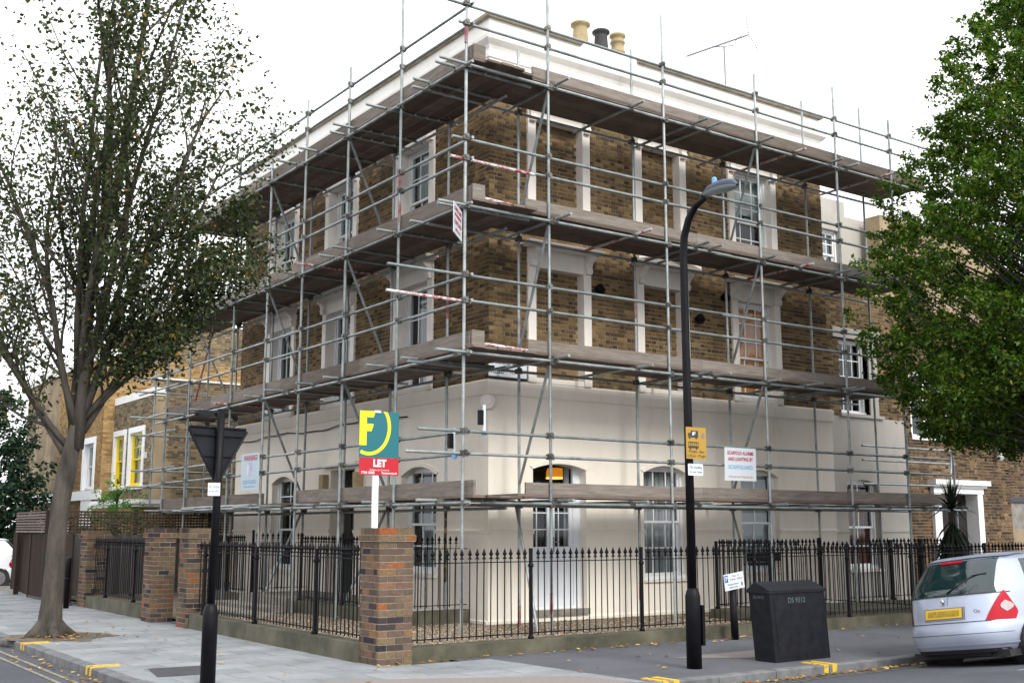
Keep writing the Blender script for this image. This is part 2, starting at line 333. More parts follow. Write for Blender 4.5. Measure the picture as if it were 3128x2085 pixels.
def lay_bricks(lst, T, d0, mat, parent, nsingle, key, proud=.007):
    """the nearest bricks as single objects, the rest joined"""
    def dist(b):
        p = Vector(T(((b[0] + b[1]) / 2, d0, (b[2] + b[3]) / 2))); return (p - CAM).length
    lst = sorted(lst, key=dist); far = MB(T); fh = MB(T)
    for i, (a, b, z, zz) in enumerate(lst):
        pr = proud * random.uniform(.6, 1.5)
        if i < nsingle:
            w_ = round((b - a) / .005) * .005 - random.choice((0, .002)); hh = round(zz - z, 3); kk = (key, round(w_, 3), hh) + ((1,) if mat is M['brick'] and b - a < .105 and random.random() < .5 else ())
            if kk not in BM:
                m_ = MB(T); m_.box((-w_ / 2, -.02, -hh / 2), (w_ / 2, proud * 1.1, hh / 2)); BM[kk] = m_.mesh('brick', mat if kk[3:] == () else M['brickh'])
            put('brick', BM[kk], parent, T(((a + b) / 2, d0 + random.uniform(-.001, .003), (z + zz) / 2)))
        elif mat is M['brick'] and b - a < .105 and random.random() < .5: fh.box((a, d0 - .02, z), (b, d0 + pr, zz))
        else: far.box((a, d0 - .02, z), (b, d0 + pr, zz))
    if far.v: part('bricks', far, mat, parent, kind='stuff')
    if fh.v: part('header_bricks', fh, M['brickh'], parent, kind='stuff')
V = Vector
def behind(p, Y):
    """push a point seen on the plane Y=0 back along its sight line"""
    p = V(p); return CAM + (p - CAM) * ((Y - CAM.y) / (p.y - CAM.y))

# ================================================================= ground
g = MB(); g.box((-200, -200, -.6), (250, 250, -.16)); struct('ground', g, M['earth'])
def road_z(x, y):
    s_ = max(0, min(1, (x + 3.5) / 4)); s_ = s_ * s_ * (3 - 2 * s_)
    return -.1 + .105 * max(0, min(2.4, -6.6 - y)) * s_
g = MB(); xs = [-60 + 0 * i for i in range(1)] + [-30, -20, -14] + [-10 + .5 * i for i in range(61)] + [24, 32, 60]
ys = [-40, -25, -16] + [-13 + .4 * i for i in range(20)] + [-4.5, -3, 0, 5, 10, 15, 20, 25, 32, 60]
g.v = [(x, y, road_z(x, y)) for y in ys for x in xs]; nx = len(xs)
g.f = [(j * nx + i, j * nx + i + 1, (j + 1) * nx + i + 1, (j + 1) * nx + i) for j in range(len(ys) - 1) for i in range(nx - 1)]
struct('road', g, M['road'], True)
KX, KY, KR = -6.7, -6.5, 3.5; KC = (KX + KR, KY + KR)
def arc(r, n=10, z=None): return [(KC[0] - r * math.cos(t), KC[1] - r * math.sin(t)) for t in [math.pi / 2 * i / n for i in range(n + 1)]]
kw = .14
inner = arc(KR - kw)
# pavement bed (one polygon) then asphalt sheet and slabs
g = MB(); poly = [(KX + kw, 60)] + inner + [(60, KY + kw), (60, 0), (-3, 0), (-3, 60)]
g.add([(x, y, -.03) for x, y in poly], [tuple(range(len(poly)))]); pav = struct('pavement', g, M['joint'])
g = MB(); g.add([(-2.72, -6.36, -.004), (40, -6.36, -.004), (40, -3.3, -.004), (-2.9, -3.3, -.004)], [(0, 1, 2, 3)]); struct('footpath', g, M['path'])
def clip(poly, a, b, c):   # keep a*x+b*y>=c
    out = []
    for i in range(len(poly)):
        p, q = poly[i], poly[(i + 1) % len(poly)]; dp, dq = a * p[0] + b * p[1] - c, a * q[0] + b * q[1] - c
        if dp >= 0: out.append(p)
        if dp * dq < 0: t = dp / (dp - dq); out.append((p[0] + (q[0] - p[0]) * t, p[1] + (q[1] - p[1]) * t))
    return out
halfs = [(1, 0, KX + kw), (0, 1, KY + kw)] + [(math.cos(t), math.sin(t), (KC[0] - (KR - kw) * math.cos(t)) * math.cos(t) + (KC[1] - (KR - kw) * math.sin(t)) * math.sin(t)) for t in [math.pi / 2 * (i + .5) / 10 for i in range(10)]]
halfs += [(-1, -.06, 2.9 - .06 * 3.4 - .0)]
slabs = []; k = 0; y = -6.4
while y < 16:
    x = KX + kw - (0 if k % 2 else .3)
    while x < -2.2:
        p = [(x, y), (x + .595, y), (x + .595, y + .445), (x, y + .445)]
        for h in halfs:
            p = clip(p, *h)
            if len(p) < 3: break
        if len(p) >= 3:
            cx = sum(q[0] for q in p) / len(p); cy = sum(q[1] for q in p) / len(p)
            if not (cy > -3.5 and cx > -3.75): slabs.append((cx, cy, p))
        x += .6
    y += .45; k += 1
slabs.sort(key=lambda s_: (s_[0] - CAM.x) ** 2 + (s_[1] - CAM.y) ** 2)
far = MB()
for i, (cx, cy, p) in enumerate(slabs):
    z = random.uniform(-.0015, .0015); q = [(cx + (a - cx) * .992, cy + (b_ - cy) * .992) for a, b_ in p]; n_ = len(q)
    tgt = MB() if i < 300 else far; ox, oy = (cx, cy) if i < 300 else (0, 0)
    tgt.add([(a - ox, b_ - oy, -.04) for a, b_ in q] + [(a - ox, b_ - oy, z) for a, b_ in q], [tuple(range(n_, 2 * n_))] + [(j, (j + 1) % n_, n_ + (j + 1) % n_, n_ + j) for j in range(n_)])
    if i < 300: part('paving_slab', tgt, M['slab'], pav, (cx, cy, 0))
if far.v: part('paving_slabs', far, M['slab'], pav, kind='stuff')
# kerb stones
kb = struct('kerb', MB().add([(KX + .02, 60, -.2), (KX + .1, 60, -.2), (KX + .1, 13, -.2), (KX + .02, 13, -.2)], [(0, 1, 2, 3)]), M['kerb'])
def kstone(p, q, nrm):
    p = V((*p, 0)); q = V((*q, 0)); nrm = V((*nrm, 0)); t = (q - p).normalized(); p = p + t * .004; q = q - t * .004; c = (p + q) / 2; vs = []
    for e in (p, q):
        for off, z in ((0, -.3), (0, -.012), (.012, 0), (kw - .002, .001), (kw - .002, -.3)): vs.append(tuple(e + nrm * off - c + V((0, 0, z + random.uniform(-.002, .002)))))
    m_ = MB(); m_.add(vs, [(i, i + 1, 6 + i, 5 + i) for i in range(4)] + [(4, 3, 2, 1, 0), (5, 6, 7, 8, 9)]); part('kerb_stone', m_, M['kerb'], kb, tuple(c))
y = KY + KR
while y < 30: kstone((KX, y + .9), (KX, y), (1, 0)); y += .9
a_ = arc(KR, 7)
for i in range(7):
    t = math.pi / 2 * (i + .5) / 7; kstone(a_[i], a_[i + 1], (math.cos(t), math.sin(t)))
x = KC[0]
while x < 24: kstone((x, KY), (x + .9, KY), (0, 1)); x += .9
# painted marks
def strip(name, p, q, wd, mat, z):
    p = V(p); q = V(q); t = (q - p).normalized(); s_ = V((-t.y, t.x)) * wd / 2; n_ = max(1, int((q - p).length / .5)); m_ = MB(); vs = []
    for i in range(n_ + 1):
        c = p + (q - p) * i / n_
        for e in (c - s_, c + s_): vs.append((e.x, e.y, z if z is not None else road_z(e.x, e.y) + .006))
    m_.add(vs, [(2 * i, 2 * i + 1, 2 * i + 3, 2 * i + 2) for i in range(n_)]); return struct(name, m_, mat)
strip('road_marking', (-6.97, -3.0), (-6.97, 30), .05, M['yline'], -.094); strip('road_marking', (-7.13, -3.0), (-7.13, 30), .05, M['yline'], -.094)
strip('road_marking', (-1.5, -6.72), (20, -6.72), .045, M['yline'], None); strip('road_marking', (-1.5, -6.87), (20, -6.87), .045, M['yline'], None)
strip('road_marking', (.8, -8.62), (14, -8.62), .05, M['wline'], None); strip('road_marking', (1.0, -8.75), (2.3, -8.62), .05, M['wline'], None)
def tick(x, y, dx, dy):
    for s_ in (-.075, .075):
        m_ = MB()
        if dx: m_.box((x, y + s_ - .035, -.09), (x + .36, y + s_ + .035, .007)); m_.v = [(v[0] - .004, v[1], v[2]) for v in m_.v]
        else: m_.box((x + s_ - .04, y - .004, -.09), (x + s_ + .04, y + .34, .007))
        struct('kerb_marking', m_, M['ybright'])
tick(KX, 1.55, 1, 0); tick(KX, -1.75, 1, 0); tick(.42, KY, 0, 1); tick(-2.1, KY, 0, 1); tick(-5.63, -5.4, 1, 0) if False else None
g = MB(); g.add([(-6.35, -3.1, .003), (-5.72, -3.15, .003), (-5.5, -2.35, .003), (-6.2, -2.3, .003)], [(0, 1, 2, 3)]); struct('tarmac_patch', g, M['patch'])
g = MB(); g.add([(.2, -5.45, .0), (1.6, -5.5, .0), (1.5, -4.85, .0), (-.6, -4.9, .0)], [(0, 1, 2, 3)]); struct('concrete_patch', g, M['tact'])
g = MB(); g.add([(-5.35, -4.62, .0045), (-4.95, -4.40, .0045), (-2.62, -5.62, .0045), (-2.45, -6.34, .0045), (-3.2, -6.34, .0045), (-4.3, -5.95, .0045), (-5.0, -5.4, .0045)], [tuple(range(7))[::-1]])
struct('tactile_paving', g, M['tact'])
g = MB(); n_ = 14; g.add([(-6.05 + (.75 + .15 * math.sin(3 * i)) * math.cos(2 * math.pi * i / n_), 2.3 + (.8 + .2 * math.cos(2.3 * i)) * math.sin(2 * math.pi * i / n_), .004) for i in range(n_)], [tuple(range(n_))]); struct('soil', g, M['earth'])
# gravel forecourt
g = MB(); g.add([(-3.7, -3.2, .04), (20, -3.2, .04), (20, .2, .04), (0, .2, .04), (0, 13, .04), (-3.7, 13, .04)], [(0, 1, 2, 3, 4, 5)]); struct('forecourt', g, M['gravelbed'])
g = MB(); rr = random.Random(3)
def stone(x, y, z, r):
    a = rr.uniform(0, 6.28); c, s_ = math.cos(a) * r, math.sin(a) * r; h = r * rr.uniform(.5, .9)
    g.add([(x + c, y + s_, z), (x - s_, y + c, z), (x - c, y - s_, z), (x + s_, y - c, z), (x, y, z + h)], [(0, 1, 4), (1, 2, 4), (2, 3, 4), (3, 0, 4)])
for _ in range(16000): stone(rr.uniform(-3.65, 8), rr.uniform(-3.2, -.05), .038, rr.uniform(.010, .024))
for _ in range(12000): stone(rr.uniform(-3.65, -.05), rr.uniform(-3.2, 4), .038, rr.uniform(.010, .024))
struct('gravel', g, M['gravel'], kind='stuff')

# ================================================================= corner building
bld = thing('corner_building', 'three storey brown brick corner house with cream stucco ground floor behind the scaffolding', 'house', (0, 0, 0))
ZB, ZS = 4.03, 9.3
# openings: facade, u0,u1,z0,z1 ; surround outer width .17
F1 = (4.06, 6.05); F2 = (6.95, 8.76)
winR = [(.96, 2.02, 'blind'), (3.46, 4.44, 'blind'), (5.96, 7.02, 'sash')]
winL = [(1.94, 3.05, 'sash'), (4.97, 6.10, 'sash'), (7.86, 9.02, 'sash')]
holesR = [(a - .17, b_ + .17, ZB - .1, 6.42) for a, b_, _ in winR] + [(a - .17, b_ + .17, 6.87, 9.05) for a, b_, _ in winR]
holesL = [(a - .17, b_ + .17, ZB - .1, 6.42) for a, b_, _ in winL] + [(a - .17, b_ + .17, 6.87, 9.05) for a, b_, _ in winL]
XR, YL = 8.67, 10.85
m_ = MB(TR)
for a, b_, c, d_ in rect_minus(0, XR, ZB, ZS, holesR): m_.box((a, -.25, c), (b_, 0, d_))
m2 = MB(TL)
for a, b_, c, d_ in rect_minus(.25, YL, ZB, ZS, holesL): m2.box((a, -.25, c), (b_, -.0005, d_))
m_.v += []; part('brick_wall', m_, M['mortar'], bld); part('brick_wall', m2, M['mortar'], bld)
bl = [(b_, TR) for b_ in brick_list(-.006, XR, ZB + .005, ZS, holesR)]; bl2 = brick_list(0, YL, ZB + .005, ZS, holesL)
near = [b_ for b_, _ in bl if b_[2] > 4.5 and b_[2] < 6.3 and b_[1] < 3.3]; near.sort(key=lambda b_: (b_[0] + 0 * b_[2]) ** 2 + (b_[2] - 5) ** 2); near = near[:190]; ns = set(near)
lay_bricks(near, TR, 0, M['brick'], bld, 190, 'R')
lay_bricks([b_ for b_, _ in bl if b_ not in ns], TR, 0, M['brick'], bld, 0, 'R')
near = [b_ for b_ in bl2 if 4.6 < b_[2] < 5.9 and b_[1] < 1.8][:110]; ns = set(near)
lay_bricks(near, TL, 0, M['brick'], bld, 110, 'L'); lay_bricks([b_ for b_ in bl2 if b_ not in ns], TL, 0, M['brick'], bld, 0, 'L')
# end walls, roof, inner floors
m_ = MB(); m_.box((.25, YL - .25, 0), (9, YL - .0, ZS)); m_.box((XR - .25, .25, ZB), (XR - .001, YL - .26, ZS)); part('side_wall', m_, M['mortar'], bld)
m_ = MB(); m_.box((.05, .05, ZS + .02), (XR - .05, YL - .05, 9.9)); part('roof', m_, M['cope'], bld)
m_ = MB(); m_.box((1.2, 1.2, 0), (XR - .3, YL - .3, ZS)); part('interior', m_, M['dark'], bld)
# surrounds
def console(mb, u, z1, d0=.05, wd=.13, h=.36):
    prof = [(d0, z1), (d0 + .19, z1), (d0 + .2, z1 - .05), (d0 + .17, z1 - .11), (d0 + .09, z1 - .17), (d0 + .06, z1 - .24), (d0 + .085, z1 - .29), (d0 + .06, z1 - h), (d0, z1 - h)]
    n_ = len(prof); vs = [(u - wd / 2, d, z) for d, z in prof] + [(u + wd / 2, d, z) for d, z in prof]
    mb.add(vs, [tuple(range(n_)), tuple(range(n_, 2 * n_))[::-1]] + [(i, n_ + i, n_ + (i + 1) % n_, (i + 1) % n_) for i in range(n_)])
def surround(T, a, b_, z0, z1, first, pediment=False):
    m_ = MB(T); rz = -.24; top = 6.42 if first else 9.05; zb = ZB if first else 6.87
    m_.box((a - .17, rz, zb), (a, .05, z1)); m_.box((b_, rz, zb), (b_ + .17, .05, z1)); m_.box((a - .17, rz, z1 + .001), (b_ + .17, .045, top))
    s_ = part('window_surround', m_, M['trim'], bld)
    for u in (a - .085, b_ + .085):
        c = MB(T); console(c, u, top - .002); part('console_bracket', c, M['trim'], s_)
    c = MB(T)
    c.box((a - .31, 0, top), (b_ + .31, .28, top + .05)); c.box((a - .26, 0, top - .03), (b_ + .26, .23, top - .001)); 
    if pediment:
        mid = (a + b_) / 2; th = .05
        c.prism([(a - .31, top + .051), (mid, top + .24), (b_ + .31, top + .051), (b_ + .31, top + .10), (mid, top + .30), (a - .31, top + .10)], 0, .27); c.prism([(a - .2, top + .052), (b_ + .2, top + .052), (mid, top + .22)], 0, .08)
    part('cornice', c, M['trim'], s_)
    if not first or True:
        c = MB(T); c.box((a - .0, rz, zb - (.0 if not first else 0)), (b_, .02 if first else .06, zb + .09)); part('window_sill', c, M['trim'], s_)
def sash(T, a, b_, z0, z1, d, cols=3, rows=(2, 2), paint='white', back=None, parent=None, horns=True, glass='glass', meet=.5):
    parent = parent or bld
    f = MB(T); fw = .055
    f.box((a, d - .12, z0), (a + fw, d, z1)); f.box((b_ - fw, d - .12, z0), (b_, d, z1)); f.box((a + fw, d - .12, z1 - fw), (b_ - fw, d, z1)); f.box((a, d - .12, z0 - .001), (b_, d + .04, z0 + .07))
    wf = part('window', f, M[paint], parent); zm = z0 + .07 + (z1 - fw - z0 - .07) * meet
    for (lo, hi, dd, rw) in ((z0 + .07, zm + .02, d - .075, rows[1]), (zm - .02, z1 - fw, d - .035, rows[0])):
        s_ = MB(T); r_ = .042; A, B = a + fw, b_ - fw
        s_.box((A, dd - .03, lo), (A + r_, dd, hi)); s_.box((B - r_, dd - .03, lo), (B, dd, hi)); s_.box((A + r_, dd - .03, lo), (B - r_, dd, lo + r_)); s_.box((A + r_, dd - .03, hi - r_), (B - r_, dd, hi))
        part('sash', s_, M[paint], wf); gbar = MB(T)
        for c in range(1, cols):
            u = A + (B - A) * c / cols; gbar.box((u - .013, dd - .022, lo + r_), (u + .013, dd - .004, hi - r_))
        for q in range(1, rw):
            z = lo + (hi - lo) * q / rw; gbar.box((A + r_, dd - .02, z - .012), (B - r_, dd - .006, z + .012))
        if gbar.v: part('glazing_bar', gbar, M[paint], wf)
        for c in range(cols):
            for q in range(rw):
                u0, u1 = A + (B - A) * c / cols + .002, A + (B - A) * (c + 1) / cols - .002; p0, p1 = lo + (hi - lo) * q / rw + .002, lo + (hi - lo) * (q + 1) / rw - .002
                t = random.uniform(-.004, .004); pm = MB(T); pm.add([(u0, dd - .013, p0), (u1, dd - .013 + t, p0), (u1, dd - .013 + t, p1), (u0, dd - .013, p1)], [(0, 1, 2, 3)]); part('pane', pm, M[glass], wf)
    if back:
        kind, share = back; k_ = MB(T); zt = z0 + (z1 - z0) * share
        if kind == 'curtain' or kind == 'redcloth':
            n_ = 40; vs = []
            for i in range(n_ + 1):
                u = a + (b_ - a) * i / n_; dp = d - .22 + .03 * math.sin(i * 1.15) + .012 * math.sin(i * 2.9)
                vs += [(u, dp, z0), (u, dp, z1)]
            k_.add(vs, [(2 * i, 2 * i + 2, 2 * i + 3, 2 * i + 1) for i in range(n_)])
        elif kind == 'halves':
            for (p, q) in ((0, .32), (.55, .8)):
                n_ = 12; vs = []
                for i in range(n_ + 1):
                    u = a + (b_ - a) * (p + (q - p) * i / n_); dp = d - .22 + .03 * math.sin(i * 1.3); vs += [(u, dp, z0), (u, dp, z1)]
                k_.add(vs, [(2 * i, 2 * i + 2, 2 * i + 3, 2 * i + 1) for i in range(n_)])
            kind = 'curtain'
        elif kind == 'timber': k_.box((a + .01, d - .125, zt), (b_ - .01, d - .115, z1))
        else: k_.box((a + .01, d - .21, zt), (b_ - .01, d - .2, z1))
        part({'curtain': 'curtain', 'redcloth': 'curtain', 'blind': 'blind', 'timber': 'shutter'}[kind], k_, M[kind], wf)
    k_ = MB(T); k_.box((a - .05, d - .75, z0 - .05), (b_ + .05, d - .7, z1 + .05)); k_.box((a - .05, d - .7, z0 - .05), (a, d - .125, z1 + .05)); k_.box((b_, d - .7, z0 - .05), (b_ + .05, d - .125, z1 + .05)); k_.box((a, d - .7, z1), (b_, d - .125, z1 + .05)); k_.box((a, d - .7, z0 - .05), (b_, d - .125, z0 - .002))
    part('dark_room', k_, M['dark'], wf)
    return wf
for T, wins, side in ((TR, winR, 'R'), (TL, winL, 'L')):
    for i, (a, b_, kd) in enumerate(wins):
        for first, (z0, z1) in ((True, F1), (False, F2)):
            surround(T, a, b_, z0, z1, first, pediment=(side == 'R' and i == 1 and first))
            if kd == 'blind':
                q = MB(T); q.box((a, -.24, z0), (b_, -.145, z1)); part('blind_panel', q, M['mortar'], bld)
                lay_bricks(brick_list(a + .004, b_ - .004, z0 + .03, z1), T, -.145, M['brick'], bld, 0, side + 'b')
            else:
                dd = -.10 if side == 'R' else -.16
                bk = ('timber', 0) if (side == 'R' and first) else ('blind', .62) if side == 'R' else (('halves', 0) if first else ('curtain', 0) if i == 1 else ('blind', .45))
                if side == 'R' and not first: bk = ('blind', .55)
                sash(T, a + .001, b_ - .001, z0 + .04, z1 - .001, dd, 3, (3, 2) if side == 'R' else (2, 2), back=bk, meet=.42)
# ---- stucco ground floor
gR = [(.91, 2.06, .23, 2.66, .10, 'door'), (3.40, 4.46, .66, 2.70, .13, 'w2'), (5.92, 6.98, .74, 2.70, .14, 'w3')]
gL = [(1.62, 2.86, .78, 2.66, .16, 'w1'), (4.72, 5.78, .28, 2.74, 0, 'door'), (7.5, 8.72, .68, 2.70, .16, 'w3')]
def stucco_wall(T, u0, u1, ops, d=0, ztop=3.77, mat='stucco'):
    m_ = MB(T)
    for a, b_, c, e in rect_minus(u0, u1, -.3, ztop, [o[:4] for o in ops]): m_.box((a, d - .3, c), (b_, d, e))
    for a, b_, z0, z1, rise, _ in ops:
        if rise:
            n_ = 10; L = [((a + (b_ - a) * i / n_), z1 - rise * (2 * i / n_ - 1) ** 2) for i in range(n_ + 1)]
            for (p, q) in zip(L, L[1:]):
                if min(p[1], q[1]) < z1 - 1e-4 : m_.prism([p, q, (q[0], z1 + .0005), (p[0], z1 + .0005)] if q[1] < z1 - 1e-5 and p[1] < z1 - 1e-5 else ([p, q, (q[0], z1 + .0005)] if p[1] >= z1 - 1e-5 else [p, q, (p[0], z1 + .0005)]), d - .3, d)
            # splayed outer arch moulding
            n_ = 12; e = .07
            for i in range(n_):
                t0, t1 = i / n_, (i + 1) / n_; P = lambda t, ex: (a - ex + (b_ - a + 2 * ex) * t, z1 + ex - (rise + ex * .3) * (2 * t - 1) ** 2)
                m_.prism([P(t0, .003), P(t1, .003), P(t1, e), P(t0, e)], d - .01, d + .022)
    part('stucco_wall', m_, M[mat], bld)
stucco_wall(TR, -.0, 8.72, gR); stucco_wall(TL, .3, 10.95, gL)
def bandrun(T, u0, u1, z0, z1, d, ops, mat='stucco', name='string_course', base=0):
    m_ = MB(T)
    segs = [(u0, u1)]
    for o in ops:
        if o[2] < z1 and o[3] > z0:
            ns = []
            for p, q in segs:
                if o[0] > p: ns.append((p, min(q, o[0])))
                if o[1] < q: ns.append((max(p, o[1]), q))
            segs = [s_ for s_ in ns if s_[1] - s_[0] > .01]
    for p, q in segs:
        m_.add([(p, base + .0005, z0), (q, base + .0005, z0), (q, base + d * .6, z0), (p, base + d * .6, z0), (p, base + d, z1 - .015), (q, base + d, z1 - .015), (q, base + .0005, z1), (p, base + .0005, z1)], [(0, 3, 2, 1), (3, 4, 5, 2), (4, 7, 6, 5), (0, 7, 4, 3), (1, 2, 5, 6)])
    part(name, m_, M[mat], bld)
for T, u0, u1, ops in ((TR, -.002, 8.72, gR), (TL, -.0, 10.95, gL)):
    bandrun(T, u0, u1, 1.475, 1.55, .035, ops); bandrun(T, u0 - .0, u1, -.02, .10, .028, ops, name='plinth')
m_ = MB(); o2 = .035   # top band mitred round the corner
def sweep(prof, path):
    """path: list of (x,y,(nx,ny)) ; prof list of (d,z)"""
    m_ = MB(); n_ = len(prof)
    for (x, y, nx_, ny_) in path:
        for d_, z in prof: m_.v.append((x + nx_ * d_, y + ny_ * d_, z))
    for i in range(len(path) - 1):
        for j in range(n_ - 1): m_.f.append((i * n_ + j, i * n_ + j + 1, (i + 1) * n_ + j + 1, (i + 1) * n_ + j))
    m_.f.append(tuple(range(n_))); m_.f.append(tuple(range((len(path) - 1) * n_, len(path) * n_))[::-1]); return m_
P1 = [(0, YL + .1, -1, 1), (0, 0, -1, -1), (8.72, 0, 1, -1)]
part('string_course', sweep([(-.24, 3.771), (.03, 3.771), (.035, 3.80), (.035, 4.0), (.0, ZB + .004), (-.24, ZB + .004)], P1), M['stucco'], bld)
# cornice, parapet, coping
P2 = [(3, YL, 0, 1), (0, YL, -1, 1), (0, 0, -1, -1), (XR, 0, 1, -1), (XR, 4, 1, 0)]
part('cornice', sweep([(-.2, 9.25), (.03, 9.25), (.03, 9.66), (.055, 9.68), (.055, 9.76), (.03, 9.79), (.03, 9.84), (.06, 9.90), (.10, 9.94), (.14, 9.985), (.145, 10.05), (.11, 10.07), (.03, 10.09), (.025, 10.405), (-.2, 10.405)], P2), M['whitest'], bld)
for seg in ([(3, YL, 0, 1), (0, YL, -1, 1), (0, 0, -1, -1), (2.03, 0, 0, -1)], [(3.41, 0, 0, -1), (XR, 0, 1, -1), (XR, 4, 1, 0)]):
    part('coping', sweep([(-.24, 10.407), (.09, 10.407), (.10, 10.43), (.09, 10.49), (-.24, 10.50)], seg), M['cope'], bld)
ch = part('chimney_stack', MB().box((2.035, -.024, 10.406), (3.405, .75, 10.52)), M['whitest'], bld)
for (x, r_, mt, h, bands) in ((2.33, .17, 'pot1', .56, 0), (2.84, .155, 'pot2', .54, 0), (3.26, .145, 'pot1', .56, 1)):
    pr = [(r_ * .92, 0), (r_ * .95, h * .15), (r_ * .82, h * .75), (r_ * .84, h * .86), (r_ * 1.12, h * .9), (r_ * 1.12, h * .96), (r_ * .95, h), (r_ * .75, h), (r_ * .7, h * .6)]
    if bands: pr = [(r_ * .9, 0), (r_ * .9, h * .3), (r_ * 1.05, h * .33), (r_ * 1.05, h * .38), (r_ * .88, h * .42), (r_ * .86, h * .66), (r_ * 1.02, h * .68), (r_ * 1.02, h * .74), (r_ * .86, h * .78), (r_ * .88, h * .88), (r_ * 1.12, h * .92), (r_ * 1.1, h), (r_ * .8, h), (r_ * .7, h * .6)]
    part('chimney_pot', MB().lathe(pr, (x, .36, 10.52), 20), M[mt], ch, smooth=True)
part('chimney_pot', MB().lathe([(.16, 0), (.16, .2), (.12, .24), (.10, .24)], (6.9, .5, 10.42), 14), M['pot1'], ch, smooth=True)
# ground floor windows and doors
a, b_, z0, z1, rs, _ = gR[0]; dr = MB(TR); D0 = -.17
dr.box((a, D0 - .06, z0), (a + .05, D0, z1)); dr.box((b_ - .16, D0 - .06, z0), (b_, D0, z1)); dr.box((a, D0 - .061, 2.10), (b_, D0 - .001, 2.17)); dr.box((a, D0 - .061, z0), (b_, D0 - .002, z0 + .04))
fd = part('french_door', dr, M['door'], bld)
mid = (a + b_ - .11) / 2
for p, q in ((a + .052, mid - .003), (mid + .003, b_ - .162)):
    l = MB(TR); zt = 2.098; l.box((p, D0 - .05, z0 + .042), (q, D0 - .012, 1.26)); l.box((p, D0 - .05, 1.262), (p + .07, D0 - .01, zt)); l.box((q - .09, D0 - .05, 1.262), (q, D0 - .01, zt)); l.box((p + .07, D0 - .05, zt - .08), (q - .09, D0 - .01, zt))
    l.box((p + .09, D0 - .012, z0 + .2), (q - .09, D0 - .004, z0 + .22)); l.box((p + .09, D0 - .012, 1.05), (q - .09, D0 - .004, 1.07)); l.box((p + .09, D0 - .012, z0 + .222), (p + .11, D0 - .004, 1.048)); l.box((q - .11, D0 - .012, z0 + .222), (q - .09, D0 - .004, 1.048))
    lf = part('door_leaf', l, M['door'], fd)
    mm = (p + .07 + q - .09) / 2 + .02
    u_ = p + .07 + .08; 
    for z in (1.54, 1.82): part('glazing_bar', MB(TR).box((p + .07, D0 - .04, z), (q - .09, D0 - .02, z + .02)), M['door'], fd)
    part('glazing_bar', MB(TR).box((u_, D0 - .042, 1.262), (u_ + .02, D0 - .018, zt - .08)), M['door'], fd)
    part('pane', MB(TR).add([(p + .07, D0 - .03, 1.262), (q - .09, D0 - .03, 1.262), (q - .09, D0 - .03, zt - .08), (p + .07, D0 - .03, zt - .08)], [(0, 1, 2, 3)]), M['glass'], fd)
part('door_handle', MB(TR).box((mid + .015, D0 - .01, 1.18), (mid + .05, D0 + .012, 1.42)).box((mid + .015, D0 + .013, 1.33), (mid + .13, D0 + .035, 1.35)), M['alu'], fd)
part('pane', MB(TR).add([(a + .05, D0 - .03, 2.17), (b_ - .16, D0 - .03, 2.17), (b_ - .16, D0 - .03, z1), (a + .05, D0 - .03, z1)], [(0, 1, 2, 3)]), M['glass'], fd)
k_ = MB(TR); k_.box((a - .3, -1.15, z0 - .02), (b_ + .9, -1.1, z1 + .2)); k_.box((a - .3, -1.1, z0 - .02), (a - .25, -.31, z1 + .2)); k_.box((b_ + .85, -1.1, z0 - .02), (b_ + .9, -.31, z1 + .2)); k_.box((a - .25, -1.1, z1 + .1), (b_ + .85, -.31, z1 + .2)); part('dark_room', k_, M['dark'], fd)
part('curtain', MB(TR).box((b_ - .28, -.30, 1.27), (b_ - .17, -.27, z1)), M['curtain'], fd)
ls = thing('pendant_lamp', 'lit orange drum lampshade hanging inside above the white french doors', 'lamp', (1.86, .68, 2.4))
part('lamp_shade', MB().lathe([(.13, .02), (.155, .03), (.16, .08), (.15, .15), (.13, .19), (.02, .20)], (1.90, .68, 2.44), 20), M['glow'], ls, smooth=True); part('lamp_rim', MB().lathe([(.12, .0), (.162, .003), (.162, .028), (.14, .03)], (1.90, .68, 2.437), 20), M['glow2'], ls); part('cord', MB().tube((1.86, .68, 2.68), (1.86, .68, 2.86), .008, 6), M['ink'], ls)
part('door_step', MB(TR).box((a - .01, -.16, z0 - .1), (b_ + .02, .06, z0 - .002)), M['stonestep'], bld)
part('window_sill', MB(TR).box((3.37, -.2, .62), (4.49, .05, .659)), M['trim'], bld); part('window_sill', MB(TR).box((5.89, -.2, .70), (7.01, .05, .739)), M['trim'], bld)
sash(TR, 3.401, 4.459, .66, 2.70, -.12, 3, (2, 2), back=('curtain', 0), meet=.5); sash(TR, 5.921, 6.979, .74, 2.70, -.12, 2, (2, 2), back=('blind', .08), meet=.47)
sash(TL, 1.621, 2.859, .78, 2.66, -.14, 3, (2, 2), back=('halves', 0), meet=.45); sash(TL, 7.501, 8.719, .68, 2.70, -.14, 2, (3, 2), back=None, meet=.42)
part('window_sill', MB(TL).box((1.59, -.2, .72), (2.89, .06, .779)), M['trim'], bld); part('window_sill', MB(TL).box((7.47, -.2, .62), (8.75, .06, .679)), M['trim'], bld)
part('window_box', MB(TR).box((6.0, .02, .95), (6.75, .2, 1.1)), M['black'], bld)
a, b_, z0, z1, rs, _ = gL[1]
dd_ = part('front_door', MB(TL).box((a, -.29, z0), (b_, -.26, 2.2)).box((a, -.29, 2.2), (b_, -.2, 2.28)).box((a + .12, -.26, z0 + .2), (a + .45, -.245, 1.1)).box((a + .6, -.26, z0 + .2), (a + .93, -.245, 1.1)).box((a + .12, -.26, 1.3), (a + .45, -.245, 2.05)).box((a + .6, -.26, 1.3), (a + .93, -.245, 2.05)), M['bdoor'], bld)
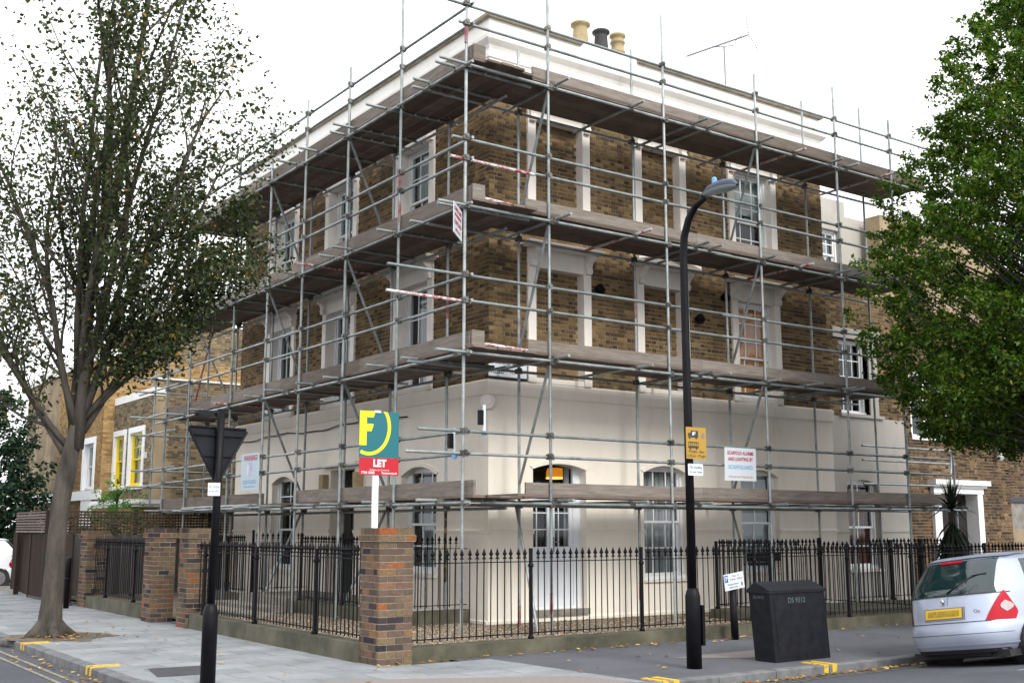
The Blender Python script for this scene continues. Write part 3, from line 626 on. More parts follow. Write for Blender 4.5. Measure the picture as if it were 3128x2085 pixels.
part('pane', MB(TL).add([(a, -.28, 2.28), (b_, -.28, 2.28), (b_, -.28, z1), (a, -.28, z1)], [(0, 1, 2, 3)]), M['glass'], dd_); part('dark_room', MB(TL).box((a, -.6, z0), (b_, -.55, z1)), M['dark'], dd_)
part('door_hood', MB(TL).box((a - .3, .0, z1 + .06), (b_ + .3, .16, z1 + .14)), M['stucco'], bld)
for u in (4.45, 5.95): part('door_bracket', MB(TL).box((u - .09, .0, 2.34), (u + .09, .14, 2.66)), M['pot1'], bld)
# ---- right wing, set back
m_ = MB(TR)
w4 = [(9.74, 10.82, .7, 2.62, .13, 'w')]
for a, b_, c, e in rect_minus(8.72, 11.92, -.3, 4.0, [o[:4] for o in w4]): m_.box((a, -.85, c), (b_, -.5, e))
part('stucco_wall', m_, M['stucco_shaded'], bld)
m_ = MB(TR); n_ = 10
for (a, b_, z0, z1, rs, _) in w4:
    for i in range(n_):
        t0, t1 = i / n_, (i + 1) / n_; P = lambda t: (a + (b_ - a) * t, z1 - rs * (2 * t - 1) ** 2); p, q = P(t0), P(t1)
        m_.prism([p, q, (q[0], z1 + .001), (p[0], z1 + .001)] if min(p[1], q[1]) < z1 - 1e-4 and p[1] < z1 - 1e-5 and q[1] < z1 - 1e-5 else ([p, q, (q[0], z1 + .001)] if p[1] >= z1 - 1e-5 else [p, q, (p[0], z1 + .001)]), -.85, -.5)
part('stucco_arch', m_, M['stucco_shaded'], bld)
sash(TR, 9.741, 10.819, .7, 2.62, -.62, 2, (2, 2), back=('redcloth', 0), meet=.46)
part('window_sill', MB(TR).box((9.70, -.7, .64), (10.86, -.45, .699)), M['trim'], bld)
part('string_course', MB(TR).box((8.722, -.499, 1.49), (9.74, -.478, 1.545)).box((10.82, -.499, 1.49), (11.92, -.478, 1.545)), M['stucco_shaded'], bld)
hw = [(9.74, 10.72, 4.06, 5.75)]
m_ = MB(TR)
for a, b_, c, e in rect_minus(8.68, 11.9, 4.001, 6.9, hw): m_.box((a, -.85, c), (b_, -.56, e))
part('brick_wall', m_, M['mortar'], bld); lay_bricks(brick_list(8.70, 11.9, 4.01, 6.9, hw), TR, -.56, M['brick'], bld, 0, 'W')
m_ = MB(TR); m_.box((10.72, -.80, 4.02), (11.02, -.52, 5.75)); m_.box((9.6, -.8, 3.99), (11.1, -.44, 4.058)); m_.box((9.5, -.8, 5.751), (11.15, -.5, 5.98)); part('window_surround', m_, M['stucco_shaded'], bld)
sash(TR, 9.741, 10.719, 4.06, 5.749, -.68, 3, (2, 2), back=None)
m_ = MB(TR)
for a, b_, c, e in rect_minus(8.69, 13.5, 6.92, 9.0, [(10.5, 11.15, 7.4, 8.6)]): m_.box((a, -1.9, c), (b_, -1.5, e))
part('upper_wall', m_, M['stucco_shaded'], bld); sash(TR, 10.501, 11.149, 7.4, 8.6, -1.6, 2, (2, 2), back=('blind', .0))
part('upper_wall', MB(TR).box((8.69, -3.2, 9.2), (13.2, -2.9, 10.0)).box((8.69, -1.88, 6.9), (13.5, -.6, 6.915)), M['stucco_shaded'], bld)
# fittings
for nm, u, z in (('light', 2.35, 5.82), ('light', 4.84, 5.55), ('light', 5.55, 6.05)):
    part('floodlight', MB(TR).tube((u, 0, z), (u, .1, z), .04, 10).tube((u, .08, z + .03), (u, .16, z - .05), .09, 14, .07), M['black'], bld)
part('roundel', MB().tube((0.02, 0.02, 3.64), (-.075, -.075, 3.64), .15, 24, .12).tube((-.06, -.06, 3.64), (-.10, -.10, 3.64), .07, 16), M['trim'], bld)
m_ = MB()
pts = [(-.05, y, 3.62 + .03 * math.sin(y * 1.7) + .015 * math.sin(5 * y)) for y in [2.6 + i * .35 for i in range(24)]]; m_.path(pts, [.012] * len(pts), 5); part('cable', m_, M['black'], bld)

sg = thing('street_name_sign', 'white street name plate with black lettering and red postcode under the corner scaffold deck', 'sign', (.37, -.02, 4.25))
part('sign_plate', MB(TR).box((-.02, .02, 4.075), (.76, .035, 4.50)), M['swhite'], sg); part('sign_frame', MB(TR).box((-.03, .012, 4.04), (.77, .04, 4.072)), M['ink'], sg)
text('lettering', 'Buckingham', .135, sg, M['ink'], (.02, -.037, 4.33), (1, 0, 0), (0, 0, 1), 'LEFT', .002, .92); text('lettering', 'Road', .135, sg, M['ink'], (.02, -.037, 4.165), (1, 0, 0), (0, 0, 1), 'LEFT', .002, .92); text('lettering', 'N1', .09, sg, M['red'], (.41, -.037, 4.15), (1, 0, 0), (0, 0, 1), 'LEFT')
# antenna
an = thing('television_aerial', 'long yagi television aerial with grid reflector standing above the parapet', 'aerial', tuple(behind((5.85, 0, 10.4), 1)))
p0 = behind((5.86, 0, 10.1), 1); p1 = behind((5.85, 0, 11.38), 1); q0 = behind((4.79, 0, 10.91), 1); q1 = behind((6.60, 0, 11.84), 1)
part('mast', MB().tube(p0, p1, .022, 8), M['alu'], an); m_ = MB().tube(q0, q1, .018, 6); dv = (q1 - q0); 
for i in range(26):
    c = q0 + dv * (i / 27); m_.tube(c + V((0, .09, 0)), c - V((0, .09, 0)), .007, 4); m_.tube(c + V((.03, 0, .05)), c - V((.03, 0, .05)), .007, 4)
part('boom', m_, M['alu'], an); m_ = MB(); nrm = dv.normalized(); upv = V((-.45, 0, .89))
for s_ in (-1, 1):
    for i in range(7):
        c = q1 + nrm * (.02 * i) + upv * s_ * (.05 + .055 * i); m_.tube(c + V((0, .3, 0)), c - V((0, .3, 0)), .006, 4)
    m_.tube(q1, q1 + nrm * .14 + upv * s_ * .42, .008, 5)
part('reflector', m_, M['alu'], an); part('clamp', MB().tube(p1, p1 + V((.35, 0, .13)), .012, 6).tube(p1, p1 - V((.35, 0, .1)), .012, 6).tube(p1 + V((.35, 0, .13)), p1 + V((.4, 0, .3)), .012, 6).tube(p1 - V((.35, 0, .1)), p1 - V((.35, 0, 0)), .012, 6), M['alu'], an)

# ================================================================= scaffold
sf = thing('scaffold', 'steel tube scaffolding with timber decks wrapped round the corner house', 'scaffolding', (-1.48, -1.52, 0))
LV = [1.93, 4.13, 6.38, 8.62]; XO, YO = -1.45, -1.55; rt_ = .0245
def tub(name, p, q, mat='steel', r=rt_): return part(name, MB().tube(p, q, r, 10), M[mat], sf, smooth=False)
def jit(a=.02): return random.uniform(-a, a)
CPM = MB().box((-.045, -.045, -.04), (.045, .045, .04)).tube((0, -.06, .02), (0, .06, .02), .035, 8).tube((.05, 0, -.03), (.085, 0, -.03), .012, 6).mesh('coupler', M['coupler'])
def coup(p, rz=0): put('coupler', CPM, sf, p, (0, 0, rz + random.uniform(-.2, .2)))
outR = [(.11, 11.2, 0), (2.65, 10.58, 0), (5.02, 10.05, .02), (7.30, 10.32, .02), (9.05, 10.0, .0)]
for x, zt, zb in outR: tub('standard', (x + jit(), YO, zb), (x - .01 + jit(), YO, zt))
tub('standard', (10.62, YO, 0), (10.58, YO, 3.15)); tub('standard', (9.5, -.5, 0), (9.48, -.5, 10.7))
tub('standard', (-1.5, -1.54, 0), (-1.46, -1.52, 11.2))
inR = [(.34, 9.76), (2.92, 10.43), (5.27, 8.75), (7.7, 10.5)]
for x, zt in inR: tub('standard', (x, -.4, 0.02), (x + jit(), -.4, zt))
outL = [(.53, 11.2), (2.45, 10.0), (4.28, 9.93), (5.93, 9.87), (7.72, 9.7), (10.34, 9.5), (11.9, 7.6)]
for y, zt in outL: tub('standard', (XO - .02, y + jit(), 0), (XO + .01, y + jit(), zt))
inL = [(.67, 8.75), (2.62, 8.75), (4.4, 8.75), (6.2, 8.75), (8.07, 8.75), (10.15, 8.75), (12.0, 7.4)]
for y, zt in inL: tub('standard', (-.4, y, .02), (-.4, y, zt))
for y in (13.45,): tub('standard', (XO + .2, y, 2.15), (XO + .2, y, 5.9)); tub('standard', (-.3, y, 2.15), (-.3, y, 5.4))
part('base_plate', MB().box((XO + .12, 13.37, 2.12), (XO + .28, 13.53, 2.15)), M['steel'], sf)
# ledgers & guard rails
endR = [10.85, 9.35, 9.8, 10.3]; endL = [12.6, 12.5, 12.3, 11.2]
for k, L in enumerate(LV):
    for (p, q) in ((-2.0 if k else -1.2, 3.9 + jit(.3)), (3.75, endR[k])):
        tub('ledger', (p, YO - .05, L + jit(.008)), (q, YO - .05, L + jit(.008)))
    tub('ledger', (-1.75, -.35, L), (endR[k] - .2, -.35, L)); 
    for (p, q) in ((-1.75, 4.9 + jit(.4)), (4.7, endL[k])): tub('ledger', (XO - .05, p, L + .0 + jit(.008)), (XO - .05, q, L + jit(.008)))
    tub('ledger', (-.35, -1.0, L - .055), (-.35, endL[k] - .2, L - .055))
rails = {0: [2.65, 2.975], 1: [4.93, 5.325], 2: [7.14, 7.465], 3: [9.33, 9.655]}
extR = {0: [-2.44, -2.24], 1: [-2.79, -2.78], 2: [-1.73, -1.7], 3: [-1.6, -1.9]}
for k in rails:
    for j, z in enumerate(rails[k]):
        mt = 'redwhite' if (k, j) in ((1, 0), (2, 0)) else 'steel'
        if mt == 'redwhite': tub('guard_rail', (extR[k][j], YO + .05, z), (-1.35 + (1.2 if k == 2 else 0), YO + .05, z - .01), 'redwhite', .0248); x0 = -1.35 + (1.2 if k == 2 else 0)
        else: x0 = extR[k][j]
        tub('guard_rail', (x0, YO + .05, z + jit(.01)), (4.35 + jit(.25), YO + .05, z + jit(.01))); tub('guard_rail', (4.0, YO + .05, z + jit(.01)), (endR[k] + (.2 if k == 3 else -.3), YO + .05, z + jit(.01)))
        tub('guard_rail', (XO + .05, -1.62, z + .0), (XO + .05, 4.5 + jit(.5), z + jit(.01))); tub('guard_rail', (XO + .05, 4.1, z - .0), (XO + .05, endL[k] - (.3 if k < 3 else 1.5), z + jit(.01)))
        for x, zt, zb in outR: coup((x, YO + .02, z))
        for y, zt in outL:
            if zt > z: coup((XO + .02, y, z), math.pi / 2)
        coup((-1.48, YO + .01, z))
for L in LV:
    for x, zt, zb in outR: coup((x, YO - .02, L))
    for y, zt in outL:
        if zt > L: coup((XO - .02, y, L), math.pi / 2)
    for x, zt in inR: coup((x, -.38, L))
    for y, zt in inL:
        if zt > L: coup((-.38, y, L), math.pi / 2)
    coup((-1.48, YO - .02, L))
# transoms
trR = {3: [.18, 1.83, 3.28, 3.63, 4.97, 5.95, 7.02, 7.5, 8.6], 2: [.18, 1.86, 3.26, 3.6, 4.93, 5.98, 7.0, 7.35, 8.5], 1: [.16, 1.86, 3.28, 3.64, 4.97, 6.0, 7.02, 7.29, 8.6], 0: [.2, 1.71, 3.18, 4.96, 5.97, 7.3, 8.3, 9.43, 10.3]}
trL = {3: [-1.3, -.53, .87, 2.05, 2.47, 3.61, 4.52, 5.8, 7.3, 9, 10.5], 2: [-1.3, .59, 2.06, 2.74, 3.59, 4.42, 5.9, 7.5, 8.6, 10.2, 11.6], 1: [-1.38, -.32, .71, 2.45, 3.5, 4.79, 6.0, 7.63, 9.1, 10.4, 11.7], 0: [-.9, .7, 2.3, 3.3, 4.7, 6.1, 7.6, 9.2, 10.6, 11.8]}
for k, L in enumerate(LV):
    for x in trR[k]: tub('transom', (x + jit(), -1.97 + jit(.06), L + .052), (x + jit(.03), -.06 + jit(.05) - .02, L + .052), 'redwhite' if random.random() < .08 else 'steel'); coup((x, YO - .05, L + .03))
    for y in trL[k]: tub('transom', (-1.9 + jit(.08), y + jit(), L + .052), (-.08 + jit(.05) - .02, y + jit(.03), L + .052), 'redwhite' if random.random() < .08 else 'steel'); coup((XO - .05, y, L + .03), 1.57)
# decks
def board(name, p, q, wv, hw_, ht, mat):
    """p,q centre-line ends; wv width dir; hw_ half width; ht half thickness"""
    p = V(p); q = V(q); c = (p + q) / 2; ax = (q - p).normalized(); m_ = MB(); m_.obox((0, 0, 0), (q - p).length / 2, hw_, ht, ax, V(wv), ax.cross(V(wv))); o = part(name, m_, M[mat], sf, tuple(c))
    m_ = None; return o
for k, L in enumerate(LV):
    z = L + .052 + .025 + .019; xe = [10.7, 9.2, 9.6, 10.2][k]; ye = [12.3, 12.2, 12.0, 10.9][k]
    for r_ in range(5):
        yy = -1.42 + r_ * .235
        x = -.75 + jit(.12) if k else -.5
        while x < xe: L_ = min(3.9, xe - x); board('plank', (x, yy, z + .039 + jit(.002)), (x + L_ - .01, yy, z + .039 + jit(.002)), (0, 1, 0), .11, .019, 'board'); x += L_
        xx = -1.33 + r_ * .235; y = -1.72 + jit(.06)
        while y < ye:
            L_ = min(3.9, ye - y)
            if not (k == 0 and r_ < 2 and 4.5 < y + 2 < 6.2): board('plank', (xx, y, z + jit(.002)), (xx, y + L_ - .01, z + jit(.002)), (1, 0, 0), .11, .019, 'board')
            y += L_
    zc = L + .1 + .113
    for (p, q) in {3: [(-.19, 3.53), (3.535, 7.4), (7.405, 10.2)], 2: [(-.34, 3.4), (3.405, 7.1), (7.105, 9.2)], 1: [(-.29, 3.44), (3.445, 7.3), (7.305, 8.95)], 0: [(-.34, 3.39), (3.395, 7.2), (7.205, 10.66)]}[k]:
        board('toe_board', (p, -1.503, zc + jit(.006)), (q, -1.503, zc + jit(.006)), (0, 0, 1), .112, .019, 'toe')
    for (p, q) in {3: [(-1.6, 2.3), (2.305, 6.1), (6.105, 10.7)], 2: [(-1.6, 2.2), (2.205, 6.1), (6.105, 9.9), (9.905, 12)], 1: [(-1.6, 1.9), (1.905, 5.2), (5.205, 9), (9.005, 12.1)], 0: [(-1.72, .78), (.785, 4.45), (5.9, 8.4), (8.405, 12.1)]}[k]:
        board('toe_board', (XO + .047, p, zc + .01 + jit(.006)), (XO + .047, q, zc + .01 + jit(.006)), (0, 0, 1), .112, .019, 'toe')
    if k: board('toe_board', (XO + .03, -1.64, zc + .02), (XO + .25, -1.64, zc + .02), (0, 0, 1), .112, .019, 'toe'); tub('guard_rail', (-1.2, -1.60, L + .16), (-.35, -1.58, L + .13), 'redwhite', .026)
# braces
zs = [0.02] + LV
for x, xi in ((.14, .30), (5.0, 5.24)):
    for k in (3, 2, 1): tub('brace', (x, YO + .06, LV[k] - .02), (xi, -.46, LV[k - 1] + .35))
    tub('brace', (xi - .06, -.46, LV[0] - .05), (x - .2, YO + .12, .03), 'steel')
for y, yi in ((2.5, 2.6), (5.98, 6.15)):
    for k in (3, 2, 1): tub('brace', (XO + .06, y, LV[k] - .02), (-.46, yi, LV[k - 1] + .3))
    tub('brace', (-.46, yi, LV[0] - .05), (XO + .1, y + .1, .05))
tub('brace', (XO + .06, 10.3, LV[2] - .02), (-.46, 10.1, LV[1] + .2)); tub('brace', (XO + .05, 10.2, LV[1] + .1), (-.46, 10.4, LV[3]), 'redp')
tub('standard_band', (1 * -.4, .0, 0), (-.4, .0, .001)) if False else None
tub('brace', (12.3, -.4, 3.3), (11.3, -.9, 1.9)); 
for z in (2.5, 3.0, 3.3): tub('guard_rail', (9.4, -.2, z), (12.6, -.25, z))
for z in (2.6, 3.0, 3.9, 4.35, 5.0, 5.35): tub('guard_rail', (XO - .35 + jit(.1), 13.4, z + .0), (XO + 2.1 + jit(.3), 13.4, z)); tub('guard_rail', (XO + .1, 11.4, z + .03), (XO + .1, 14.4 + jit(.2), z + .03))
for (x, y, z0, z1) in ((.34, -.4, .02, .35), (2.92, -.4, .35, .65), (.11, YO, .3, .6), (2.92, -.4, 5.3, 5.75), (-.4, .67, 5.1, 5.5)):
    tub('painted_band', (x, y, z0), (x, y, z1), 'redp', .0262)
tub('painted_band', (-.4, .67, .7), (-.4, .67, 1.85), 'yb', .0265)
tub('painted_band', (-1.48, -1.53, 9.0), (-1.48, -1.53, 9.3), 'redp', .0262); tub('painted_band', (XO, .53, 6.6), (XO, .53, 6.95), 'redp', .0262); tub('painted_band', (XO, .53, 7.2), (XO, .53, 7.5), 'redp', .0262)
# stack of short tubes at low level left
for i in range(4): tub('loose_tube', (XO - .12 - .05 * (i % 2), 5.3 + .25 * i, 1.86 + .055 * (i // 2) + .11), (XO - .12 - .05 * (i % 2), 11.5 - .7 * i, 1.86 + .055 * (i // 2) + .10))

# signs on scaffold
def sign(name, label, cat, c, rt, up, w_, h_, face, edge='swhite', group=None):
    rt = V(rt).normalized(); up = V(up).normalized(); nn = rt.cross(up); o = thing(name, label, cat, tuple(c), group); m_ = MB(); m_.obox((0, 0, 0), w_ / 2, h_ / 2, .004, rt, up, nn); part('sign_plate', m_, M[face], o, tuple(c)); return o, V(c), rt, up, nn
def lab(o, c, rt, up, nn, s, size, x, y, mat, al='CENTER', b=0, sx=1): text('lettering', s, size, o, M[mat], tuple(V(c) + V(rt) * x + V(up) * y + nn * .006), rt, up, al, b, sx)
S_ = sign('scaffold_alarm_sign', 'white board with crimson lettering about scaffold alarms on the right hand guard rails', 'sign', (4.24, YO - .04, 2.67), (1, 0, 0), (0.02, 0, 1), .78, .57, 'swhite')
lab(*S_, 'SCAFFOLD ALARMS', .085, 0, .19, 'crimson', b=.003, sx=.87); lab(*S_, 'AND LIGHTING BY', .085, 0, .085, 'crimson', b=.003, sx=.85); lab(*S_, 'SCAFFGUARD', .10, 0, -.055, 'blueink', b=.001, sx=.98); lab(*S_, '07966 581 423 / 07966 581 303', .048, 0, -.22, 'crimson', sx=.95)
S_ = sign('warning_sign', 'pale blue warning board with red heading and alarm box picture on the left scaffold', 'sign', (XO - .06, 6.37, 2.70), (0, -1, 0), (0, 0, 1), .92, .74, 'sblue')
lab(*S_, 'WARNING!', .155, 0.02, .27, 'crimson', b=.004, sx=.88); lab(*S_, 'SCAFFGUARD', .115, 0, -.21, 'blueink', sx=.95); lab(*S_, '07966 581 423   07966 581 303', .05, 0, -.30, 'blueink', sx=.9)
o, c, rt, up, nn = S_; m_ = MB(); q = lambda x, y: tuple(rt * x + up * y + nn * .007)
m_.add([q(-.18, .17), (q(.1, .19)), q(.13, .12), q(-.02, .12)], [(0, 1, 2, 3)]); m_.add([q(-.02, .118), q(.13, .118), q(.06, -.11), q(-.08, -.07)], [(0, 1, 2, 3)]); part('alarm_picture', m_, M['lilac'], o, tuple(c))
m_ = MB(); m_.add([q(-.18, .168), q(-.022, .118), q(-.082, -.07), q(-.15, -.06)], [(0, 1, 2, 3)]); part('alarm_picture', m_, M['swhite'], o, tuple(c))
aa = R(46); S_ = sign('scaffold_corner_sign', 'small white sign with red lettering turned almost edge on at the corner standard', 'sign', (-1.78, -1.80, 6.03), (math.cos(aa), math.sin(aa), 0), (0, 0, 1), .62, .46, 'swhite')
lab(*S_, 'SCAFFOLD ALARMS', .068, 0, .15, 'crimson', b=.004, sx=.85); lab(*S_, 'AND LIGHTING BY', .068, 0, .06, 'crimson', b=.004, sx=.82); lab(*S_, 'SCAFFGUARD', .09, 0, -.05, 'crimson', b=.003, sx=.9); lab(*S_, '07966 581 423', .06, 0, -.16, 'crimson', b=.002)
for (c, lb) in (((-1.06, YO + .1, 2.97), 'white tube alarm unit with black box clamped to the rail above the stucco corner'), ((XO + .02, -1.2, 2.62), 'white tube alarm unit with black box hanging low left of the corner standard')):
    al = thing('scaffold_alarm', lb, 'alarm', c); x, y, z = c
    part('tube', MB().tube((x, y, z - .05), (x, y, z + .42), .026, 10), M['swhite'], al); part('sensor_box', MB().box((x - .10, y - .03, z + .12), (x - .03, y + .03, z + .34)), M['black'], al); part('clamp', MB().tube((x, y, z - .03), (x, y, z + .03), .042, 10), M['skyblue'], al)

# ================================================================= forecourt walls, piers and railings
def wall_thing(label, a, b_, top):
    o = thing('boundary_wall', label, 'wall', ((a[0] + b_[0]) / 2, (a[1] + b_[1]) / 2, 0)); m_ = MB()
    x0, y0, x1, y1 = a[0], a[1], b_[0], b_[1]
    m_.box((x0, y0, -.1), (x1, y1, top)); part('wall_body', m_, M['concrete'], o); return o
wall_thing('low mossy concrete wall under the railings along the right pavement', (-3.52, -3.45), (20, -3.2), .16)
wall_thing('low concrete wall under the railings left of the tall brick pier', (-4.0, -3.12), (-3.74, 2.58), .22)
wall_thing('short low concrete wall between the two far brick gate piers', (-4.0, 4.72), (-3.75, 8.62), .23)
# railings
def bar_mesh(h, sp, T=ID):
    m_ = MB(); m_.tube((0, 0, 0), (0, 0, h - sp), .0085, 6, cap=False)
    z = h - sp; m_.lathe([(.0085, z - .0), (.022, z + .01), (.012, z + .03), (.012, z + .04), (.032, z + .065), (.02, z + .085), (.001, h)], (0, 0, 0), 6)
    for s_ in (-1, 1): m_.tube((0, 0, z + .03), (.034 * s_, 0, z + .0), .006, 4, .003); m_.tube((0, 0, z + .03), (0, .034 * s_, z + .0), .006, 4, .003)
    return m_.mesh('railing_bar', M['black'])
BAR = bar_mesh(1.12, .14)
def railing(label, p, q, z0, h=1.12, sp=.107, posts=(), mesh=None, post_h=.03, group='black iron railings', pr=.019):
    p = V(p); q = V(q); Ln = (q - p).length; t = (q - p) / Ln; o = thing('iron_railing', label, 'railing', (p.x, p.y, z0), group); n_ = int(Ln / sp)
    for i in range(1, n_):
        c = p + t * (i * Ln / n_)
        if any(abs((c - p).dot(t) - s_) < .035 for s_ in posts): continue
        put('railing_bar', mesh or BAR, o, (c.x, c.y, z0 + .04), (jit(.008), jit(.008), 0))
    ang = V((t.x, t.y, 0)); sd_ = V((-t.y, t.x, 0))
    for z in (z0 + .075, z0 + .98):
        m_ = MB(); m_.obox(((p.x + q.x) / 2, (p.y + q.y) / 2, z), Ln / 2, .018, .006, ang, sd_, V((0, 0, 1))); part('rail', m_, M['black'], o)
    for s_ in posts:
        c = p + t * s_; m_ = MB(); m_.box((c.x - pr, c.y - pr, z0), (c.x + pr, c.y + pr, z0 + h + post_h)); m_.lathe([(pr * 1.2, 0), (pr * 2, .02), (pr * 2, .04), (pr, .07)], (c.x, c.y, z0 + .9), 8); m_.lathe([(pr * 2, 0), (pr * 2.1, .03), (pr, .06)], (c.x, c.y, z0 + .0), 8); part('post', m_, M['black'], o)
    return o
railing('long black spear topped railings along the low mossy wall by the right pavement', (-3.5, -3.33), (20, -3.33), .16, posts=(1.92, 3.84, 6.12, 8.3, 9.98, 12.2, 14.5, 17))
railing('black spear topped railings between the tall front pier and the gateway pier', (-3.87, -3.1), (-3.87, 2.6), .22, h=1.06, posts=(1.38, 3.35, 5.4), pr=.022)
railing('black spear topped railings between the two far brick piers', (-3.87, 4.75), (-3.87, 8.6), .23, h=1.0, posts=(1.15, 2.93), pr=.022)
TB = bar_mesh(1.15, .13)
# steps to the front door and lightwell kerbs
st = thing('entrance_steps', 'worn stone steps and landing leading up to the black front door', 'steps', (-1, 5.1, 0))
part('step', MB().box((-1.55, 4.5, 0), (-.0, 6.6, .3)), M['stonestep'], st); part('step', MB().box((-2.0, 4.4, 0), (-1.552, 6.9, .15)), M['stonestep'], st); part('step', MB().box((-2.5, 3.6, 0), (-2.002, 6.9, .08)), M['stonestep'], st)
def kerbwall(lb, a, b_): o = thing('lightwell_kerb', lb, 'kerb wall', (a[0], a[1], 0)); part('kerb_body', MB().box(a, b_), M['concrete'], o)
kerbwall('mossy concrete kerb of the lightwell beneath the left ground floor window', (-1.36, .5, 0), (-1.22, 4.38, .26)); kerbwall('short concrete return kerb beside the stucco corner', (-1.218, .5, 0), (-.04, .62, .26)); kerbwall('concrete kerb beyond the front door steps', (-1.36, 6.92, 0), (-1.22, 10, .26))
railing('black railings round the lightwell left of the stucco corner', (-1.29, .56), (-1.29, 4.36), .26, posts=(.02, 2.05, 3.75), mesh=TB, pr=.02, post_h=.1)
railing('short return of black railings beside the stucco corner window', (-1.25, .56), (-.05, .56), .26, mesh=TB)
railing('black railings beside the front door landing', (-1.29, 6.65), (-.05, 6.65), .3, posts=(.02,), mesh=TB, pr=.02, post_h=.12)
railing('black railings beyond the front door steps', (-1.29, 6.95), (-1.29, 9.6), .26, posts=(1.0, 2.2), mesh=TB, pr=.02)
kerbwall('mossy concrete kerb of the right hand lightwell', (3.9, -3.15, 0), (4.06, -1.1, .2)); kerbwall('concrete kerb along the right hand lightwell by the wall', (4.062, -1.26, 0), (6.9, -1.1, .2)); kerbwall('white painted lightwell slab behind the right railings', (5.0, -2.9, 0), (8.4, -1.5, .22))
railing('black railings on the side kerb of the right lightwell', (3.98, -3.1), (3.98, -1.18), .2, posts=(1.9,), mesh=TB, pr=.02)
railing('black railings parallel to the house in front of the right lightwell', (4.05, -1.18), (6.8, -1.18), .2, posts=(1.3, 2.7), mesh=TB, pr=.02)
railing('dense black railings behind the green cabinet by the path', (7.3, -3.0), (7.3, -.6), .15, posts=(.02, 2.3), mesh=TB, pr=.03, post_h=.12)
railing('black railings parallel to the house beside the right hand path', (7.4, -1.3), (10.8, -1.3), .2, posts=(1.3, 3.2), mesh=TB, pr=.03)
# brick piers
def pier(label, x0, y0, x1, y1, h, ns):
    o = thing('brick_pier', label, 'pier', ((x0 + x1) / 2, (y0 + y1) / 2, 0)); m_ = MB(); e = .008; m_.box((x0 + e, y0 + e, -.02), (x1 - e, y1 - e, h - .16)); m_.box((x0 - .02, y0 - .02, h - .16), (x1 + .02, y1 + .02, h - .08)); m_.box((x0 + .002, y0 + .002, h - .08), (x1 - .002, y1 - .002, h - .004)); part('pier_core', m_, M['pmortar'], o)
    n_ = int((h - .15) / .075); cnt = 0; rest = MB(); cw = (h - .15) / n_
    def br(ax, p, q, z, zz, ex):
        nonlocal cnt
        f_ = ex + random.uniform(-.0, .004); cnt += 1; mat = M['pbrick']
        if ax == 'y-': A, B = (p, y0 - f_, z), (q, y0 + .05, zz)
        elif ax == 'y+': A, B = (p, y1 - .05, z), (q, y1 + f_, zz)
        elif ax == 'x-': A, B = (x0 - f_, p, z), (x0 + .05, q, zz)
        else: A, B = (x1 - .05, p, z), (x1 + f_, q, zz)
        c = V([(a + b_) / 2 for a, b_ in zip(A, B)]); hd = [(b_ - a) / 2 for a, b_ in zip(A, B)]
        if cnt <= ns:
            mb = MB(); mb.box(tuple(-v for v in hd), tuple(hd)); part('brick', mb, mat, o, tuple(c))
        else: rest.box(A, B)
    for k in range(n_ + 2):
        if k < n_: z, zz, ex = k * cw, (k + 1) * cw - .013, 0
        elif k == n_: z, zz, ex = h - .15, h - .083, .025
        else: z, zz, ex = h - .075, h, .006
        Wx, Wy = x1 - x0, y1 - y0
        for ax, (s0, W_) in (('y-', (x0, Wx)), ('x-', (y0, Wy)), ('y+', (x0, Wx)), ('x+', (y0, Wy))):
            al = (k + (ax[0] == 'x')) % 2; own = .052
            cuts = [0, .5, 1] if al else [0, .25, .75, 1]
            if al == 0 : cuts = [0, .26, .74, 1]
            for p, q in zip(cuts, cuts[1:]):
                a = s0 + W_ * p - (ex if p == 0 else -.005); b_ = s0 + W_ * q + (ex if q == 1 else -.005)
                if ax[0] == 'x':
                    if p == 0: a += .052 + ex
                    if q == 1: b_ -= .052 + ex
                if b_ - a > .02: br(ax, a, b_, z, zz, ex)
    if rest.v: part('bricks', rest, M['pbrick'], o, kind='stuff')
    return o
pier('tall square brick pier at the pavement corner with the letting board behind it', -3.95, -3.56, -3.49, -3.10, 1.57, 300)
pier('brown brick pier on the near side of the gateway beside the give way post', -4.04, 2.60, -3.6, 3.06, 1.57, 300)
pier('brown brick pier on the far side of the gateway', -4.12, 4.10, -3.74, 4.62, 1.57, 300)
pier('farthest brick pier beside the dark timber doors', -4.02, 8.6, -3.58, 9.14, 1.52, 300)
# to-let board
tl = thing('letting_board', 'teal yellow and red letting board on a white post behind the corner brick pier', 'sign', (-3.72, -3.0, 0))
part('post', MB().box((-3.755, -3.02, 0), (-3.685, -2.98, 2.99)), M['white'], tl)
bx0, bx1, bz0, bz1 = -3.97, -3.415, 2.215, 3.005; zr = 2.43; yf = -3.032
part('sign_plate', MB().box((bx0, yf, zr), (bx1, -3.022, bz1)), M['teal'], tl); part('sign_plate', MB().box((bx0 + .008, yf, bz0), (bx1 + .004, -3.022, zr - .002)), M['red'], tl)
Wb = bx1 - bx0; Hb = bz1 - zr
fx = lambda u, v: (bx0 + u * Wb, yf - .002, zr + v * Hb)
m_ = MB(); m_.add([fx(0, .999), fx(.40, .999), fx(.345, .86), fx(.18, .86), fx(.18, .72), fx(.355, .72), fx(.30, .56), fx(.18, .56), fx(.18, .255), fx(0, .255)], [(0, 9, 8, 7, 6, 5, 4, 3, 2, 1)])
ri, ro = [], []
for i in range(19):
    t = R(-113 + i * (113 + 62) / 18); ri.append(fx(.235 + .475 * math.cos(t), .655 + .54 * math.sin(t))); ro.append(fx(.235 + .56 * math.cos(t), .655 + .615 * math.sin(t)))
cl = lambda p: (max(p[0], bx0), p[1], min(p[2], bz1)); ri = [cl(p) for p in ri]; ro = [cl(p) for p in ro]
